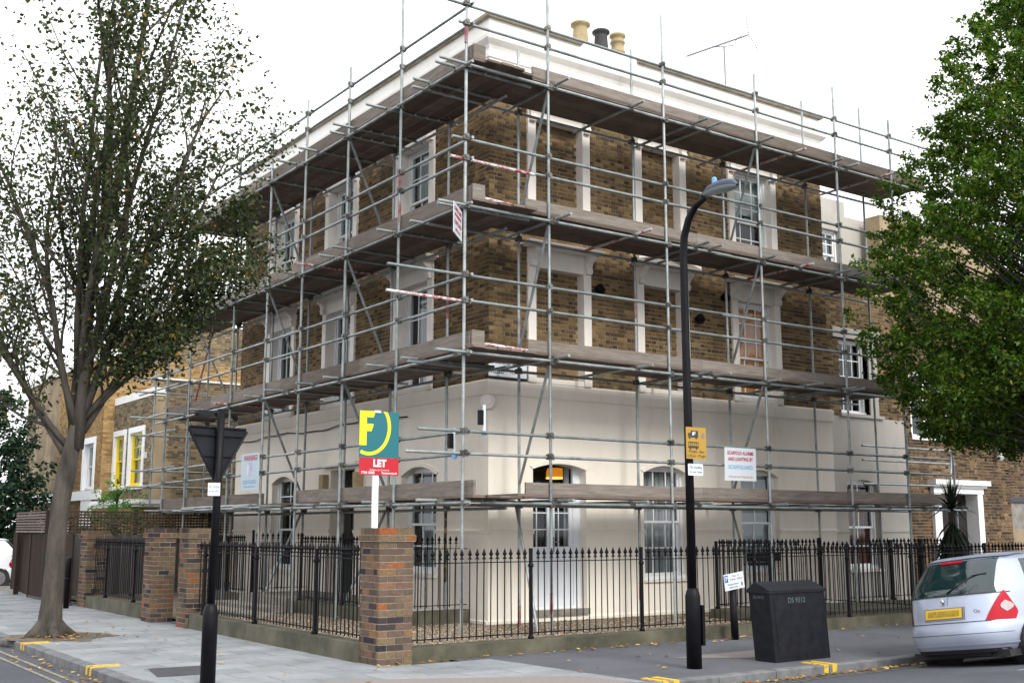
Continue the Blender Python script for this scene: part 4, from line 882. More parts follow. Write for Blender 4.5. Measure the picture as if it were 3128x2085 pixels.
m_.add(ri + ro, [(i, i + 1, 19 + i + 1, 19 + i) for i in range(18)]); part('logo', m_, M['lemon'], tl)
def tlt(s, size, x, z, al='CENTER', b=0, sx=1): text('lettering', s, size, tl, M['swhite'], (x, yf - .003, z), (1, 0, 0), (0, 0, 1), al, b, sx)
cx = (bx0 + bx1) / 2 + .01; tlt('LET', .12, cx, 2.357, b=.006, sx=.95); tlt('Subject to Contract', .034, cx, 2.278); tlt('7704 5000', .044, bx0 + .03, 2.242, 'LEFT', .001); tlt('Foxtons.co.uk', .038, bx1 - .02, 2.242, 'RIGHT', .001)
part('bracket', MB().box((-3.76, yf - .012, 2.985), (-3.68, -2.99, 3.015)), M['swhite'], tl)

# ================================================================= street furniture
lp = thing('street_lamp', 'tall black lamp column with curved arm and grey lantern on the right pavement', 'street lamp', (-1.11, -5.85, 0))
lx, ly = -1.10, -5.82
part('base_column', MB().lathe([(.088, -.02), (.088, .80), (.07, .86), (.045, .90)], (lx, ly, 0), 20), M['black'], lp, smooth=True)
part('column', MB().path([(lx, ly, .85), (lx - .005, ly, 3), (lx - .01, ly, 4.78), (lx - .01, ly - .02, 5.03), (lx - .005, ly - .10, 5.24), (lx, ly - .22, 5.38), (lx, ly - .38, 5.44)], [.052, .050, .047, .046, .044, .040, .036], 14), M['black'], lp, smooth=True)
hd_ = MB(); secs = [(.32, .03, 0), (.38, .045, .01), (.46, .08, .02), (.58, .10, .02), (.72, .105, .01), (.84, .08, -.005), (.90, .02, -.02)]
n_ = 14; vs = []
for y, w_, dz in secs:
    for i in range(n_ + 1):
        t = math.pi * i / n_; vs.append((lx + w_ * math.cos(t), ly - y, 5.45 + dz + w_ * .9 * math.sin(t) + y * .04))
hd_.add(vs, [(j * (n_ + 1) + i, j * (n_ + 1) + i + 1, (j + 1) * (n_ + 1) + i + 1, (j + 1) * (n_ + 1) + i) for j in range(len(secs) - 1) for i in range(n_)]); hh = part('lantern_hood', hd_, M['lamphead'], lp, smooth=True)
hd_ = MB(); vs = []
for y, w_, dz in secs[1:]:
    for i in range(n_ + 1):
        t = math.pi * i / n_; vs.append((lx + w_ * .96 * math.cos(t), ly - y, 5.452 + dz - w_ * .55 * math.sin(t) + y * .04))
hd_.add(vs, [(j * (n_ + 1) + i, j * (n_ + 1) + i + 1, (j + 1) * (n_ + 1) + i + 1, (j + 1) * (n_ + 1) + i) for j in range(len(secs) - 2) for i in range(n_)]); part('lamp_bowl', hd_, M['lampglass'], lp, smooth=True)
part('photocell', MB().lathe([(.03, 0), (.032, .07), (.02, .09)], (lx, ly - .54, 5.56), 10), M['skyblue'], lp)
part('column_door', MB().box((lx + .06, ly - .09, .25), (lx + .1, ly - .02, .7)), M['black'], lp)
va = V((1, 0.0, 0))
S_ = sign('waiting_restriction_plate', 'amber plate with lorry and bus pictograms fixed on the lamp column', 'sign', (lx + .05, ly - .07, 2.55), (1, 0, 0), (0, 0, 1), .32, .37, 'amber')
o, c, rt, up, nn = S_; q = lambda x, y, e=.006: tuple(rt * x + up * y + nn * e)
m_ = MB(); bxp = lambda x0, y0, x1, y1: m_.add([q(x0, y0), q(x1, y0), q(x1, y1), q(x0, y1)], [(0, 1, 2, 3)])
bxp(-.085, .075, .03, .145); bxp(-.13, .08, -.087, .115); bxp(-.135, .065, .03, .074)
for cx_ in (-.105, -.0): m_.add([q(cx_ + .016 * math.cos(t), .062 + .016 * math.sin(t), .0065) for t in [i * .785 for i in range(8)]], [tuple(range(8))])
bxp(-.13, -.06, .035, -.035); bxp(-.13, .0, .035, .012)
for i in range(6): bxp(-.13 + i * .031, -.035, -.123 + i * .031, .0)
for cx_ in (-.1, .0): m_.add([q(cx_ + .013 * math.cos(t), -.065 + .013 * math.sin(t), .0065) for t in [i * .785 for i in range(8)]], [tuple(range(8))])
part('pictogram', m_, M['ink'], o, tuple(c)); m_ = MB(); m_.add([q(-.07, .09, .009), q(-.04, .09, .009), q(-.03, .13, .009), q(-.06, .13, .009)], [(0, 1, 2, 3)]); m_.add([q(-.03, .1, .009), q(-.02, .1, .009), q(-.015, .135, .009), q(-.025, .135, .009)], [(0, 1, 2, 3)]); part('pictogram', m_, M['swhite'], o, tuple(c))
m_ = MB(); m_.add([q(.11 + .03 * math.cos(t), .09 + .035 * math.sin(t)) for t in [i * .524 for i in range(12)]], [tuple(range(12))]); part('roundel', m_, M['tact'], o, tuple(c))
lab(*S_, 'M\'night - 8am', .045, 0, -.10, 'ink'); lab(*S_, '6.30 pm - M\'night', .045, 0, -.15, 'ink', sx=.92)
S_ = sign('loading_plate', 'small white plate reading no loading under the amber plate on the lamp column', 'sign', (lx + .03, ly - .07, 2.24), (1, 0, 0), (0, 0, 1), .235, .135, 'swhite')
lab(*S_, 'No loading', .045, 0, .028, 'ink'); lab(*S_, 'at any time', .045, 0, -.025, 'ink')
# give way post, seen from behind
gx, gy = -6.08, -3.85; gw = thing('give_way_sign', 'black backed triangular give way sign on a black post at the left kerb corner', 'sign', (gx, gy, 0))
part('base_column', MB().lathe([(.078, -.02), (.078, .70), (.065, .76), (.04, .80)], (gx, gy, 0), 20), M['black'], gw, smooth=True)
part('column', MB().path([(gx, gy, .75), (gx + .02, gy, 2.0), (gx + .025, gy, 2.82)], [.042, .042, .042], 14), M['black'], gw, smooth=True)
a1 = R(8); rt = V((math.cos(a1), math.sin(a1), 0)); nn = rt.cross(V((0, 0, 1))); fc = V((gx + .03, gy, 0)) - nn * .055
tri = [(-.35, 2.60), (-.34, 2.625), (.33, 2.625), (.345, 2.60), (.02, 2.04), (-.015, 2.04)]; m_ = MB()
P = lambda u, z, e: tuple(fc + rt * u + nn * e + V((0, 0, z)))
m_.add([P(u, z, 0) for u, z in tri] + [P(u, z, -.006) for u, z in tri], [(0, 1, 2, 3, 4, 5), (11, 10, 9, 8, 7, 6)] + [(i, 6 + i, 6 + (i + 1) % 6, (i + 1) % 6) for i in range(6)]); part('sign_plate', m_, M['blackm'], gw)
m_ = MB()
for (p, q_) in ((tri[0], tri[5]), (tri[1], tri[2]), (tri[3], tri[4])): m_.tube(P(*p, .008), P(*q_, .008), .012, 6)
part('sign_rim', m_, M['blackm'], gw); m_ = MB(); m_.tube(P(-.2, 2.32, .01), P(.2, 2.32, .01), .008, 6); m_.tube(P(-.28, 2.54, .012), P(.28, 2.54, .012), .01, 6); part('sign_brace', m_, M['blackm'], gw)
part('sign_light', MB().obox(tuple(fc + rt * -.17 + V((0, 0, 2.77))), .09, .05, .028, rt, nn, V((0, 0, 1))).tube(tuple(fc + rt * -.28 + V((0, 0, 2.755))), tuple(fc + rt * -.02 + V((0, 0, 2.78))), .02, 8), M['blackm'], gw)
S_ = sign('loading_plate', 'small white plate reading no loading on the side of the give way post', 'sign', (gx - .035, gy - .045, 1.97), (math.cos(R(-20)), math.sin(R(-20)), 0), (0, 0, 1), .125, .135, 'swhite')
lab(*S_, 'No loading', .024, 0, .028, 'ink'); lab(*S_, 'at any time', .024, 0, -.02, 'ink')
# bollard
single('bollard', MB().lathe([(.055, -.02), (.055, .9), (.05, .98), (.02, 1.0)], (-4.38, 8.55, 0), 14).lathe([(.06, .55), (.06, .6)], (-4.38, 8.55, 0), 14), M['black'], 'thin black bollard standing before the dark timber doors', 'bollard', True)
# parking sign
pk = thing('parking_sign', 'tilted white permit parking sign on a short black post beside the cabinet', 'sign', (1.79, -3.69, 0))
part('post', MB().path([(1.79, -3.69, -.02), (1.78, -3.69, .3), (1.76, -3.69, .86)], [.055, .055, .05], 14), M['black'], pk, smooth=True)
tl_ = R(7); rt = V((math.cos(tl_), 0, math.sin(tl_))); up = V((-math.sin(tl_), 0, math.cos(tl_))); c = V((1.73, -3.76, .82)); nn = rt.cross(up); m_ = MB(); m_.obox((0, 0, 0), .20, .115, .004, rt, up, nn); part('sign_plate', m_, M['swhite'], pk, tuple(c))
m_ = MB(); m_.obox(tuple(rt * -.155 + up * .05 + nn * .004), .033, .05, .002, rt, up, nn); part('sign_plate', m_, M['pblue'], pk, tuple(c))
for s, size, x, y, mt, b in (('P', .085, -.155, .05, 'swhite', .003), ('Mon - Fri', .038, .04, .075, 'ink', 0), ('8.30 am - 6.30 pm', .036, .045, .03, 'ink', 0), ('Resident permit', .036, -.03, -.035, 'ink', 0), ('holders only', .036, -.03, -.078, 'ink', 0)):
    text('lettering', s, size, pk, M[mt], tuple(c + rt * x + up * y + nn * .008), rt, up, 'CENTER', b, .95)
m_ = MB(); m_.obox(tuple(rt * .15 + up * -.055 + nn * .005), .012, .025, .001, rt, up, nn); part('pictogram', m_, M['ink'], pk, tuple(c))
# cabinet
cb = thing('utility_cabinet', 'dark green black metal utility cabinet leaning slightly beside the lamp column', 'cabinet', (.55, -5.7, 0))
x0, y0, x1, y1, lean = .05, -6.0, 1.04, -5.68, -.08
m_ = MB(); H = .80
m_.add([(x0, y0, 0), (x1, y0, 0), (x1, y1, 0), (x0, y1, 0), (x0 + lean, y0 - .01, H), (x1 + lean + .0, y0 - .01, H), (x1 + lean, y1, H), (x0 + lean, y1, H)], [(0, 3, 2, 1), (0, 1, 5, 4), (1, 2, 6, 5), (2, 3, 7, 6), (3, 0, 4, 7), (4, 5, 6, 7)]); part('body', m_, M['blackm'], cb)
e = .015; m_ = MB(); a, b_, c_, d_ = x0 + lean - e, x1 + lean + e, y0 - e - .01, y1 + e
m_.add([(a, c_, H), (b_, c_, H), (b_, d_, H), (a, d_, H), (a, c_, H + .035), (b_, c_, H + .035), (b_, d_, H + .035), (a, d_, H + .035), (a + .0, (c_ + d_) / 2 + .05, H + .13), (b_ - .0, (c_ + d_) / 2 + .05, H + .13)], [(0, 3, 2, 1), (0, 1, 5, 4), (1, 2, 6, 9, 5), (2, 3, 7, 6), (3, 0, 4, 8, 7), (4, 5, 9, 8), (8, 9, 6, 7)]); part('lid', m_, M['blackm'], cb)
m_ = MB(); m_.add([(x0 + .07 + lean * .03, y0 - .004, .05), (x1 - .07, y0 - .004, .05), (x1 - .07 + lean * .95, y0 - .014, H - .05), (x0 + .07 + lean * .95, y0 - .014, H - .05)], [(0, 1, 2, 3)]); part('door', m_, M['blackm'], cb)
part('plinth', MB().box((x0 + .1, y0 + .05, -.01), (x1 - .02, y1, .02)), M['concrete'], cb)
text('lettering', 'DS 9312', .09, cb, M['chalk'], (.52 + lean, y0 - .017, H - .09), (1, 0, 0), (0, 0, 1)); text('lettering', 'DS 9312', .05, cb, M['chalk'], (x0 + lean * .98 - .006, (y0 + y1) / 2, H - .05), (0, -1, 0), (0, 0, 1))

# ================================================================= cars
def car(name, label, cat, loc, rot, paint, detail=True):
    """rear at x=0 facing -x, length along +x, y right(-)/left(+)"""
    o = thing(name, label, cat, loc); CH = []
    LV_ = [(.20, .06, 3.70, .74, 6), (.30, .0, 3.76, .80, 6), (.42, -.02, 3.78, .82, 6), (.52, .0, 3.76, .825, 6), (.56, .035, 3.72, .82, 6), (.70, .06, 3.62, .82, 6), (.84, .09, 3.35, .81, 6), (.93, .12, 2.98, .795, 5.5), (1.00, .16, 2.82, .77, 5), (1.12, .24, 2.62, .73, 4.5), (1.24, .33, 2.40, .68, 4.2), (1.33, .41, 2.2, .63, 4), (1.385, .56, 2.0, .56, 3.4), (1.41, .85, 1.75, .42, 3)]
    LV_ = [(a, b_, c_, w_ * .955, 4.3 if a < .95 else n_ * .9) for a, b_, c_, w_, n_ in LV_]
    def lev(z):
        for a, b_ in zip(LV_, LV_[1:]):
            if a[0] <= z <= b_[0]:
                t = (z - a[0]) / (b_[0] - a[0]); return [a[i] + (b_[i] - a[i]) * t for i in range(1, 5)]
        return list(LV_[-1][1:]) if z > 1.3 else list(LV_[0][1:])
    def sp(t, z, off=0):
        x0_, x1_, w_, n_ = lev(z); cx_, a_ = (x0_ + x1_) / 2, (x1_ - x0_) / 2; cs, sn = math.cos(t), math.sin(t)
        # corner radius about .3 m whatever the length
        r = .34 if z < .95 else .30
        X = -cs; sx_ = 1 if X > 0 else -1
        ex = abs(cs) ** (2 / n_); ey = abs(sn) ** (2 / n_)
        return V((cx_ + (a_ + off) * sx_ * ex, (w_ + off) * (1 if sn > 0 else -1) * ey, z))
    n_ = 96; vs = []
    zs_ = [.20, .25, .30, .36, .42, .48, .52, .54, .56, .62, .70, .77, .84, .89, .93, .965, 1.0, 1.06, 1.12, 1.18, 1.24, 1.29, 1.33, 1.36, 1.385, 1.40, 1.41]
    for z in zs_:
        for i in range(n_): vs.append(tuple(sp(2 * math.pi * i / n_ + 1e-4, z)))
    m_ = MB(); m_.add(vs, [(j * n_ + i, j * n_ + (i + 1) % n_, (j + 1) * n_ + (i + 1) % n_, (j + 1) * n_ + i) for j in range(len(zs_) - 1) for i in range(n_)] + [tuple(range((len(zs_) - 1) * n_, len(zs_) * n_)), tuple(range(n_))[::-1]])
    def P(nm, mb, mt, sm=True): q_ = part(nm, mb, M[mt], o, loc, smooth=sm); CH.append(q_); return q_
    body = P('body', m_, paint)
    def patch(f, z0_, z1_, off, nz_=8, nt=16):
        """f(s)->(t range) ; s in 0..1 vertical"""
        mb = MB(); v_ = []
        for j in range(nz_ + 1):
            s_ = j / nz_; z = z0_ + (z1_ - z0_) * s_; ta, tb = f(s_)
            for i in range(nt + 1): v_.append(tuple(sp(ta + (tb - ta) * i / nt, z, off)))
        mb.add(v_, [(j * (nt + 1) + i, j * (nt + 1) + i + 1, (j + 1) * (nt + 1) + i + 1, (j + 1) * (nt + 1) + i) for j in range(nz_) for i in range(nt)]); return mb
    def tof(y, z):   # t for a given y on the rear
        x0_, x1_, w_, nn_ = lev(z); y = max(-w_ * .999, min(w_ * .999, y)); return math.asin((abs(y) / w_) ** (nn_ / 2)) * (1 if y > 0 else -1)
    def ypatch(ya, yb, z0_, z1_, off, nz_=6, nt=20, flare=lambda s_: 0):
        mb = MB(); v_ = []
        for j in range(nz_ + 1):
            s_ = j / nz_; z = z0_ + (z1_ - z0_) * s_
            for i in range(nt + 1):
                y = (ya - flare(s_)) + ((yb + flare(s_)) - (ya - flare(s_))) * i / nt; v_.append(tuple(sp(tof(y, z), z, off)))
        mb.add(v_, [(j * (nt + 1) + i, j * (nt + 1) + i + 1, (j + 1) * (nt + 1) + i + 1, (j + 1) * (nt + 1) + i) for j in range(nz_) for i in range(nt)]); return mb
    P('rear_window', ypatch(-.63, .63, .905, 1.335, .006, 10, 28, lambda s_: -.11 * s_), 'cglass')
    P('spoiler', ypatch(-.54, .54, 1.345, 1.385, .05, 2, 16), paint)
    P('brake_light', ypatch(-.16, .16, 1.30, 1.325, .02, 1, 6), 'lampred')
    for s_ in (1, -1):
        f = lambda s, s_=s_: ((tof(.53 + .14 * s, .60 + .30 * s)) * s_, (1.02 - .20 * abs(s - .25)) * s_)
        P('tail_light', patch(f, .575, .92, .010, 10, 12), 'lampred'); f2 = lambda s, s_=s_: (tof(.68, .72) * s_ - .10 * math.sin(math.pi * s) * s_, tof(.68, .72) * s_ + .13 * math.sin(math.pi * s) * s_); P('reversing_lens', patch(f2, .665, .80, .016, 8, 8), 'lampclear')
        g1 = lambda s, s_=s_: (s_ * (1.30 + .0 * s), s_ * 1.565); g2 = lambda s, s_=s_: (s_ * (1.34 + .06 * s), s_ * 1.50)
        def side(xa, xb, z0_, z1_, slo=0, shi=0):
            mb = MB(); v_ = []
            for j in range(7):
                sj = j / 6; z = z0_ + (z1_ - z0_) * sj; x0_, x1_, w_, nn_ = lev(z); cx_, a_ = (x0_ + x1_) / 2, (x1_ - x0_) / 2
                for i in range(13):
                    x = (xa + slo * sj) + ((xb + shi * sj) - (xa + slo * sj)) * i / 12; c_ = max(-.999, min(.999, (cx_ - x) / a_)); y = w_ * (1 - abs(c_) ** nn_) ** (1 / nn_) + .006; v_.append((x, y * s_, z))
            mb.add(v_, [(j * 13 + i, j * 13 + i + 1, (j + 1) * 13 + i + 1, (j + 1) * 13 + i) for j in range(6) for i in range(12)]); return mb
        P('side_window', side(.78, 1.22, .97, 1.30, .1, .02), 'cglass'); P('side_window', side(1.28, 2.55, .95, 1.30, .02, -.48), 'cglass')
        P('door_seam', side(1.24, 1.252, .40, .94), 'seam'); P('door_seam', side(2.55, 2.562, .40, .94), 'seam'); P('door_handle', side(1.36, 1.50, .82, .85), paint); P('side_strip', side(1.15, 2.72, .52, .56), 'seam')
        P('mirror', MB().lathe([(.001, -.06), (.07, -.05), (.085, 0), (.07, .05), (.001, .06)], (2.5, .88 * s_, 1.0), 12), paint)
        for wx in (.78, 3.09):
            P('wheel_arch', MB().tube((wx, .56 * s_, .27), (wx, .762 * s_, .28), .315, 28), 'seam', False)
            w1 = MB().tube((wx, .58 * s_, .28), (wx, .778 * s_, .28), .285, 28); wh = P('wheel', w1, 'rubber', False); mb = MB().tube((wx, .75 * s_, .28), (wx, .783 * s_, .28), .19, 24)
            for i in range(5):
                a2 = i * 2 * math.pi / 5; mb.obox((wx + .10 * math.cos(a2),   .788 * s_, .28 + .10 * math.sin(a2)), .09, .01, .026, V((math.cos(a2), 0, math.sin(a2))), V((0, 1, 0)), V((-math.sin(a2), 0, math.cos(a2))))
            part('rim', mb, M['chrome'] if False else M['alu'], wh, loc)
    # boot shut lines, bumper, plate, badge
    m2_ = MB()
    for (ya, za, yb, zb) in ((-.60, .575, .60, .575), (-.60, .575, -.70, .60), (.60, .575, .70, .60)):
        pass
    P('boot_seam', ypatch(-.58, .58, .566, .574, .004, 1, 24), 'seam'); P('bumper_seam', ypatch(-.80, .80, .425, .431, .004, 1, 30), 'seam'); P('bumper_lip', ypatch(-.79, .79, .29, .315, .018, 2, 30), paint); P('bumper_seam', ypatch(-.79, .79, .20, .245, .004, 1, 30), 'seam')
    P('window_trim', ypatch(-.70, .70, .893, .903, .012, 1, 24), 'seam')
    x0_ = .055
    P('plate_recess', ypatch(-.30, .29, .60, .755, .005, 3, 6), 'alu'); P('number_plate', ypatch(-.265, .265, .628, .742, .014, 2, 6), 'plate'); P('plate_print', ypatch(-.225, .225, .65, .72, .017, 2, 6), 'smudge')
    mb = MB(); c_ = sp(tof(0, .83), .83, .02); mb.add([tuple(c_ + V((-.004, 0, .045))), tuple(c_ + V((-.004, .03, 0))), tuple(c_ + V((-.004, 0, -.045))), tuple(c_ + V((-.004, -.03, 0))), tuple(c_ + V((-.012, 0, .012))), tuple(c_ + V((-.012, .01, 0))), tuple(c_ + V((-.012, 0, -.012))), tuple(c_ + V((-.012, -.01, 0)))], [(0, 1, 5, 4), (1, 2, 6, 5), (2, 3, 7, 6), (3, 0, 4, 7)]); P('badge', mb, 'chrome', False)
    P('badge_mount', ypatch(-.06, .06, .79, .885, .008, 2, 6), 'silver')
    if detail:
        c_ = sp(tof(-.45, .69), .69, .016); text('lettering', 'Clio', .055, o, M['seam'], tuple(c_ + V(loc)), (.0, -1, 0), (0, 0, 1))
        CH.append(bpy.data.objects[[k for k in bpy.data.objects.keys() if k.startswith('lettering')][-1]])
        a_ = sp(tof(-.05, .93), .93, .02); b2 = sp(tof(-.36, 1.12), 1.12, .02); P('wiper', MB().tube(a_, b2, .008, 6).tube(b2, sp(tof(-.50, 1.14), 1.14, .02), .007, 6), 'seam')
    P('underbody', MB().box((.25, -.7, .14), (3.6, .7, .22)).box((.18, -.45, .16), (.4, .2, .3)), 'seam', False)
    o.rotation_euler = rot; return o
cr_ = car('parked_car', 'silver three door hatchback parked at the right kerb seen from behind', 'car', (1.38, -7.43, -.05), (R(-7.5), 0, R(-3)), 'silver'); cr_.scale = (.93, .93, .93)
c2 = car('parked_car', 'white car at the left edge beyond the dark timber fence', 'car', (-2.75, 20.4, -.1), (0, 0, R(184)), 'cwhite', False)

# ================================================================= timber fence
fn = thing('timber_fence', 'dark brown close boarded doors and fence with slatted top beyond the far pier', 'fence', (-4.1, 11, 0))
y = 9.2
while y < 12.75: part('fence_board', MB().box((-4.16, y, .06), (-4.12 + jit(.003), y + .138, 1.46)), M['fence'], fn); y += .142
for (a, b_) in ((12.8, 16.0),):
    y = a
    while y < b_: part('fence_board', MB().box((-4.16 + (y - a) * .09, y, .06), (-4.12 + (y - a) * .09, y + .138, 1.46)), M['fence'], fn); y += .142
for i in range(8): part('slat', MB().box((-4.21, 11.55, 1.48 + i * .062), (-4.17, 14.3, 1.52 + i * .062 + jit(.004))), M['trellis2'], fn)
for y in (11.55, 12.9, 14.3): part('fence_post', MB().box((-4.165, y - .04, 0), (-4.06, y + .04, 1.98)), M['fence'], fn)
part('gravel_board', MB().box((-4.17, 9.2, 0), (-4.1, 12.8, .058)), M['greyfence'], fn)
fb = thing('garden_fence', 'grey weathered board fence with square trellis top behind the far railings', 'fence', (-2, 11.4, 0))
x = -4.0
while x < -.1: part('fence_board', MB().box((x, 11.4, .08), (x + .118, 11.42 + jit(.003), 1.43)), M['greyfence'], fb); x += .122
for i in range(8): part('trellis_slat', MB().box((-4.0, 11.385, 1.46 + i * .066), (1.2, 11.395, 1.503 + i * .066)), M['trellis'], fb)
x = -3.98
while x < 1.2: part('trellis_slat', MB().box((x, 11.397, 1.44), (x + .022, 11.407, 1.95)), M['trellis'], fb); x += .075
for x in (-4.0, -2.2, -.4): part('fence_post', MB().box((x - .04, 11.425, 0), (x + .04, 11.5, 2.0)), M['fence'], fb)

# ================================================================= left neighbour
n1 = thing('neighbour_house', 'brick house with yellow sash windows and white parapet beyond the garden fence', 'house', (0, 19.5, 0))
hN = [(18.12, 19.66, 2.78, 4.60), (19.92, 21.25, 2.80, 4.60)]
m_ = MB(TL)
for a, b_, c, e in rect_minus(17.5, 21.3, 0, 5.42, hN): m_.box((a, -.35, c), (b_, -.012, e))
part('brick_wall', m_, M['mortar'], n1); lay_bricks(brick_list(17.5, 21.3, 1.8, 5.42, hN), TL, -.012, M['nbrick'], n1, 150, 'N', .01)
m_ = MB(); m_.box((.013, 17.512, 0), (8, 17.86, 5.9)); part('side_wall', m_, M['mortar'], n1)
TS = lambda p: (p[0], 17.5 - p[1], p[2]); lay_bricks(brick_list(0.0, 6.5, 1.8, 5.9), TS, -.012, M['nbrick'], n1, 150, 'S', .01)
part('parapet', MB().box((-.03, 17.47, 5.43), (.35, 21.3, 5.66)).box((.0, 17.47, 5.901), (8, 17.9, 5.96)), M['whitest'], n1); part('roof', MB().box((.36, 17.95, 5.2), (8, 21.3, 5.42)), M['cope'], n1)
for a, b_, z0, z1 in hN:
    s_ = MB(TL); s_.box((a, -.22, z0), (a + .17, .03, z1 - .17)); s_.box((b_ - .17, -.22, z0), (b_, .03, z1 - .17)); s_.box((a, -.22, z1 - .17), (b_, .035, z1)); s_.box((a - .03, -.22, z0 - .06), (b_ + .03, .07, z0 + .04)); part('window_surround', s_, M['white'], n1)
    sash(TL, a + .171, b_ - .171, z0 + .04, z1 - .17, -.05, 2, (2, 2), paint='yellow', back=('curtain', 0), parent=n1)
part('alarm_box', MB(TL).box((17.85, 0, 3.6), (17.97, .08, 3.78)), M['swhite'], n1)
n2 = thing('neighbour_house', 'yellow brick house with white stone bands and tall white window beyond the yellow sashes', 'house', (-.35, 25, 0))
hN = [(21.97, 23.45, 2.80, 4.50), (24.75, 25.05, 0, 6)]
m_ = MB(TL)
for a, b_, c, e in rect_minus(21.3, 32, 0, 7.0, hN): m_.box((a, -.1, c), (b_, .34, e))
part('brick_wall', m_, M['mortar'], n2); lay_bricks(brick_list(21.3, 27, 1.6, 7.0, hN + [(21.3, 32, 2.48, 2.78)]), TL, .34, M['ybrick'], n2, 200, 'Y', .01)
TS2 = lambda p: (-.35 + p[0], 21.3 - p[1], p[2]); part('side_wall', MB().box((-.34, 21.302, 0), (5, 21.6, 7.0)), M['mortar'], n2); lay_bricks(brick_list(0, 5.3, 1.6, 7.0), TS2, 0, M['ybrick'], n2, 0, 'Y2', .01)
part('string_course', MB(TL).box((21.25, .3, 2.48), (30, .42, 2.78)), M['white'], n2); part('white_pilaster', MB(TL).box((24.75, .2, 0), (25.05, .40, 6)), M['white'], n2); part('parapet', MB(TL).box((21.25, -.1, 7.0), (32, .42, 7.25)), M['whitest'], n2); part('apron', MB(TL).box((22.1, .30, 1.6), (23.3, .38, 2.48)), M['white'], n2)
a, b_, z0, z1 = 21.97, 23.45, 2.80, 4.50; s_ = MB(TL); s_.box((a, .1, z0), (a + .2, .38, z1 - .2)); s_.box((b_ - .2, .1, z0), (b_, .38, z1 - .2)); s_.box((a, .1, z1 - .2), (b_, .39, z1)); part('window_surround', s_, M['white'], n2); sash(TL, a + .201, b_ - .201, z0 + .02, z1 - .2, .26, 1, (1, 1), parent=n2, back=('curtain', 0))
part('chimney_stack', MB().box((.5, 24, 6.9), (1.3, 27, 7.9)), M['nbrick'], n2)
for i in range(6): part('chimney_pot', MB().lathe([(.1, 0), (.09, .25), (.12, .28), (.1, .3)], (.9, 24.25 + i * .5, 7.9), 10), M['redp'] if False else M['pbrick'], n2)
n3 = thing('rear_house', 'tall brown brick house with a row of chimney pots rising behind the left neighbours', 'house', (3, 27, 0))
TS3 = lambda p: (-1 + p[0], 24 - p[1], p[2]); part('brick_wall', MB().box((1.2, 22.6, 0), (9, 26, 8.6)), M['nbrick'], n3); TS4 = lambda p: (1.2 + p[0], 22.6 - p[1], p[2]); lay_bricks(brick_list(0, 6, 5.5, 8.6), TS4, 0, M['nbrick'], n3, 0, 'T', .01)
for i in range(7): part('chimney_pot', MB().lathe([(.11, 0), (.1, .3), (.13, .33), (.11, .36)], (1.6 + i * .45, 22.9, 8.6), 10), M['pbrick'], n3)
pc = thing('porch', 'white moulded porch canopy half hidden by the green bush', 'porch', (-1.4, 15, 0)); part('canopy', MB().box((-1.6, 14.0, 2.12), (-.2, 17.3, 2.2)).box((-1.68, 13.92, 2.2), (-.15, 17.4, 2.31)), M['white'], pc); part('column', MB().box((-1.5, 14.2, 0), (-.3, 17.2, 2.12)), M['ybrick'], pc)

# ================================================================= right neighbour
n4 = thing('neighbour_house', 'shaded brown brick house with white door surround right of the stucco wing', 'house', (14, .9, 0))
hN = [(13.45, 15.2, 0, 2.6), (12.7, 14.2, 3.65, 5.3), (14.6, 15.6, 3.7, 5.3)]
m_ = MB(TR)
for a, b_, c, e in rect_minus(11.93, 16.68, 0, 9, hN): m_.box((a, -1.3, c), (b_, -.91, e))
part('brick_wall', m_, M['mortar'], n4); lay_bricks(brick_list(11.93, 16.68, .3, 6.5, hN), TR, -.91, M['rbrick'], n4, 300, 'RB', .009)
s_ = MB(TR); s_.box((13.32, -1.2, 0), (13.6, -.82, 2.4)); s_.box((15.1, -1.2, 0), (15.32, -.82, 2.4)); s_.box((13.3, -1.2, 2.4), (15.34, -.80, 2.6)); s_.box((13.2, -1.2, 2.6), (15.46, -.66, 2.72)); s_.box((13.26, -1.2, 2.54), (15.4, -.74, 2.599)); part('door_surround', s_, M['white'], n4)
part('door', MB(TR).box((13.61, -1.25, 0), (15.09, -1.15, 2.39)), M['dark'], n4)
for a, b_, z0, z1 in hN[1:]:
    f_ = MB(TR); f_.box((a, -1.25, z0), (a + .09, -.93, z1)); f_.box((b_ - .09, -1.25, z0), (b_, -.93, z1)); f_.box((a, -1.25, z0), (b_, -.88, z0 + .12)); f_.box((a, -1.25, z1 - .1), (b_, -.93, z1)); part('window_frame', f_, M['white'], n4); part('pane', MB(TR).add([(a, -1.1, z0), (b_, -1.1, z0), (b_, -1.1, z1), (a, -1.1, z1)], [(0, 1, 2, 3)]), M['glass'], n4); part('dark_room', MB(TR).box((a, -1.7, z0), (b_, -1.6, z1)), M['dark'], n4)
part('wall_lamp', MB(TR).lathe([(.03, 0), (.09, .1), (.09, .35), (.03, .42)], (16.1, -.75, 3.25), 12), M['white'], n4)
n5 = thing('far_house', 'dark brick house with grey rendered band at the right edge', 'house', (19, 3, 0))
part('brick_wall', MB(TR).box((16.7, -3.2, 0), (30, -2.5, 1.55)).box((16.7, -3.2, 2.3), (30, -2.5, 9)), M['mortar'], n5); part('render_band', MB(TR).box((16.7, -3.2, 1.551), (30, -2.52, 2.299)), M['stonestep'], n5); lay_bricks(brick_list(16.7, 26, 2.45, 5.5), TR, -2.5, M['rbrick'], n5, 0, 'F', .009)
part('lintel', MB(TR).box((18.0, -2.6, 2.3), (20.4, -2.46, 2.44)), M['ink'], n5)

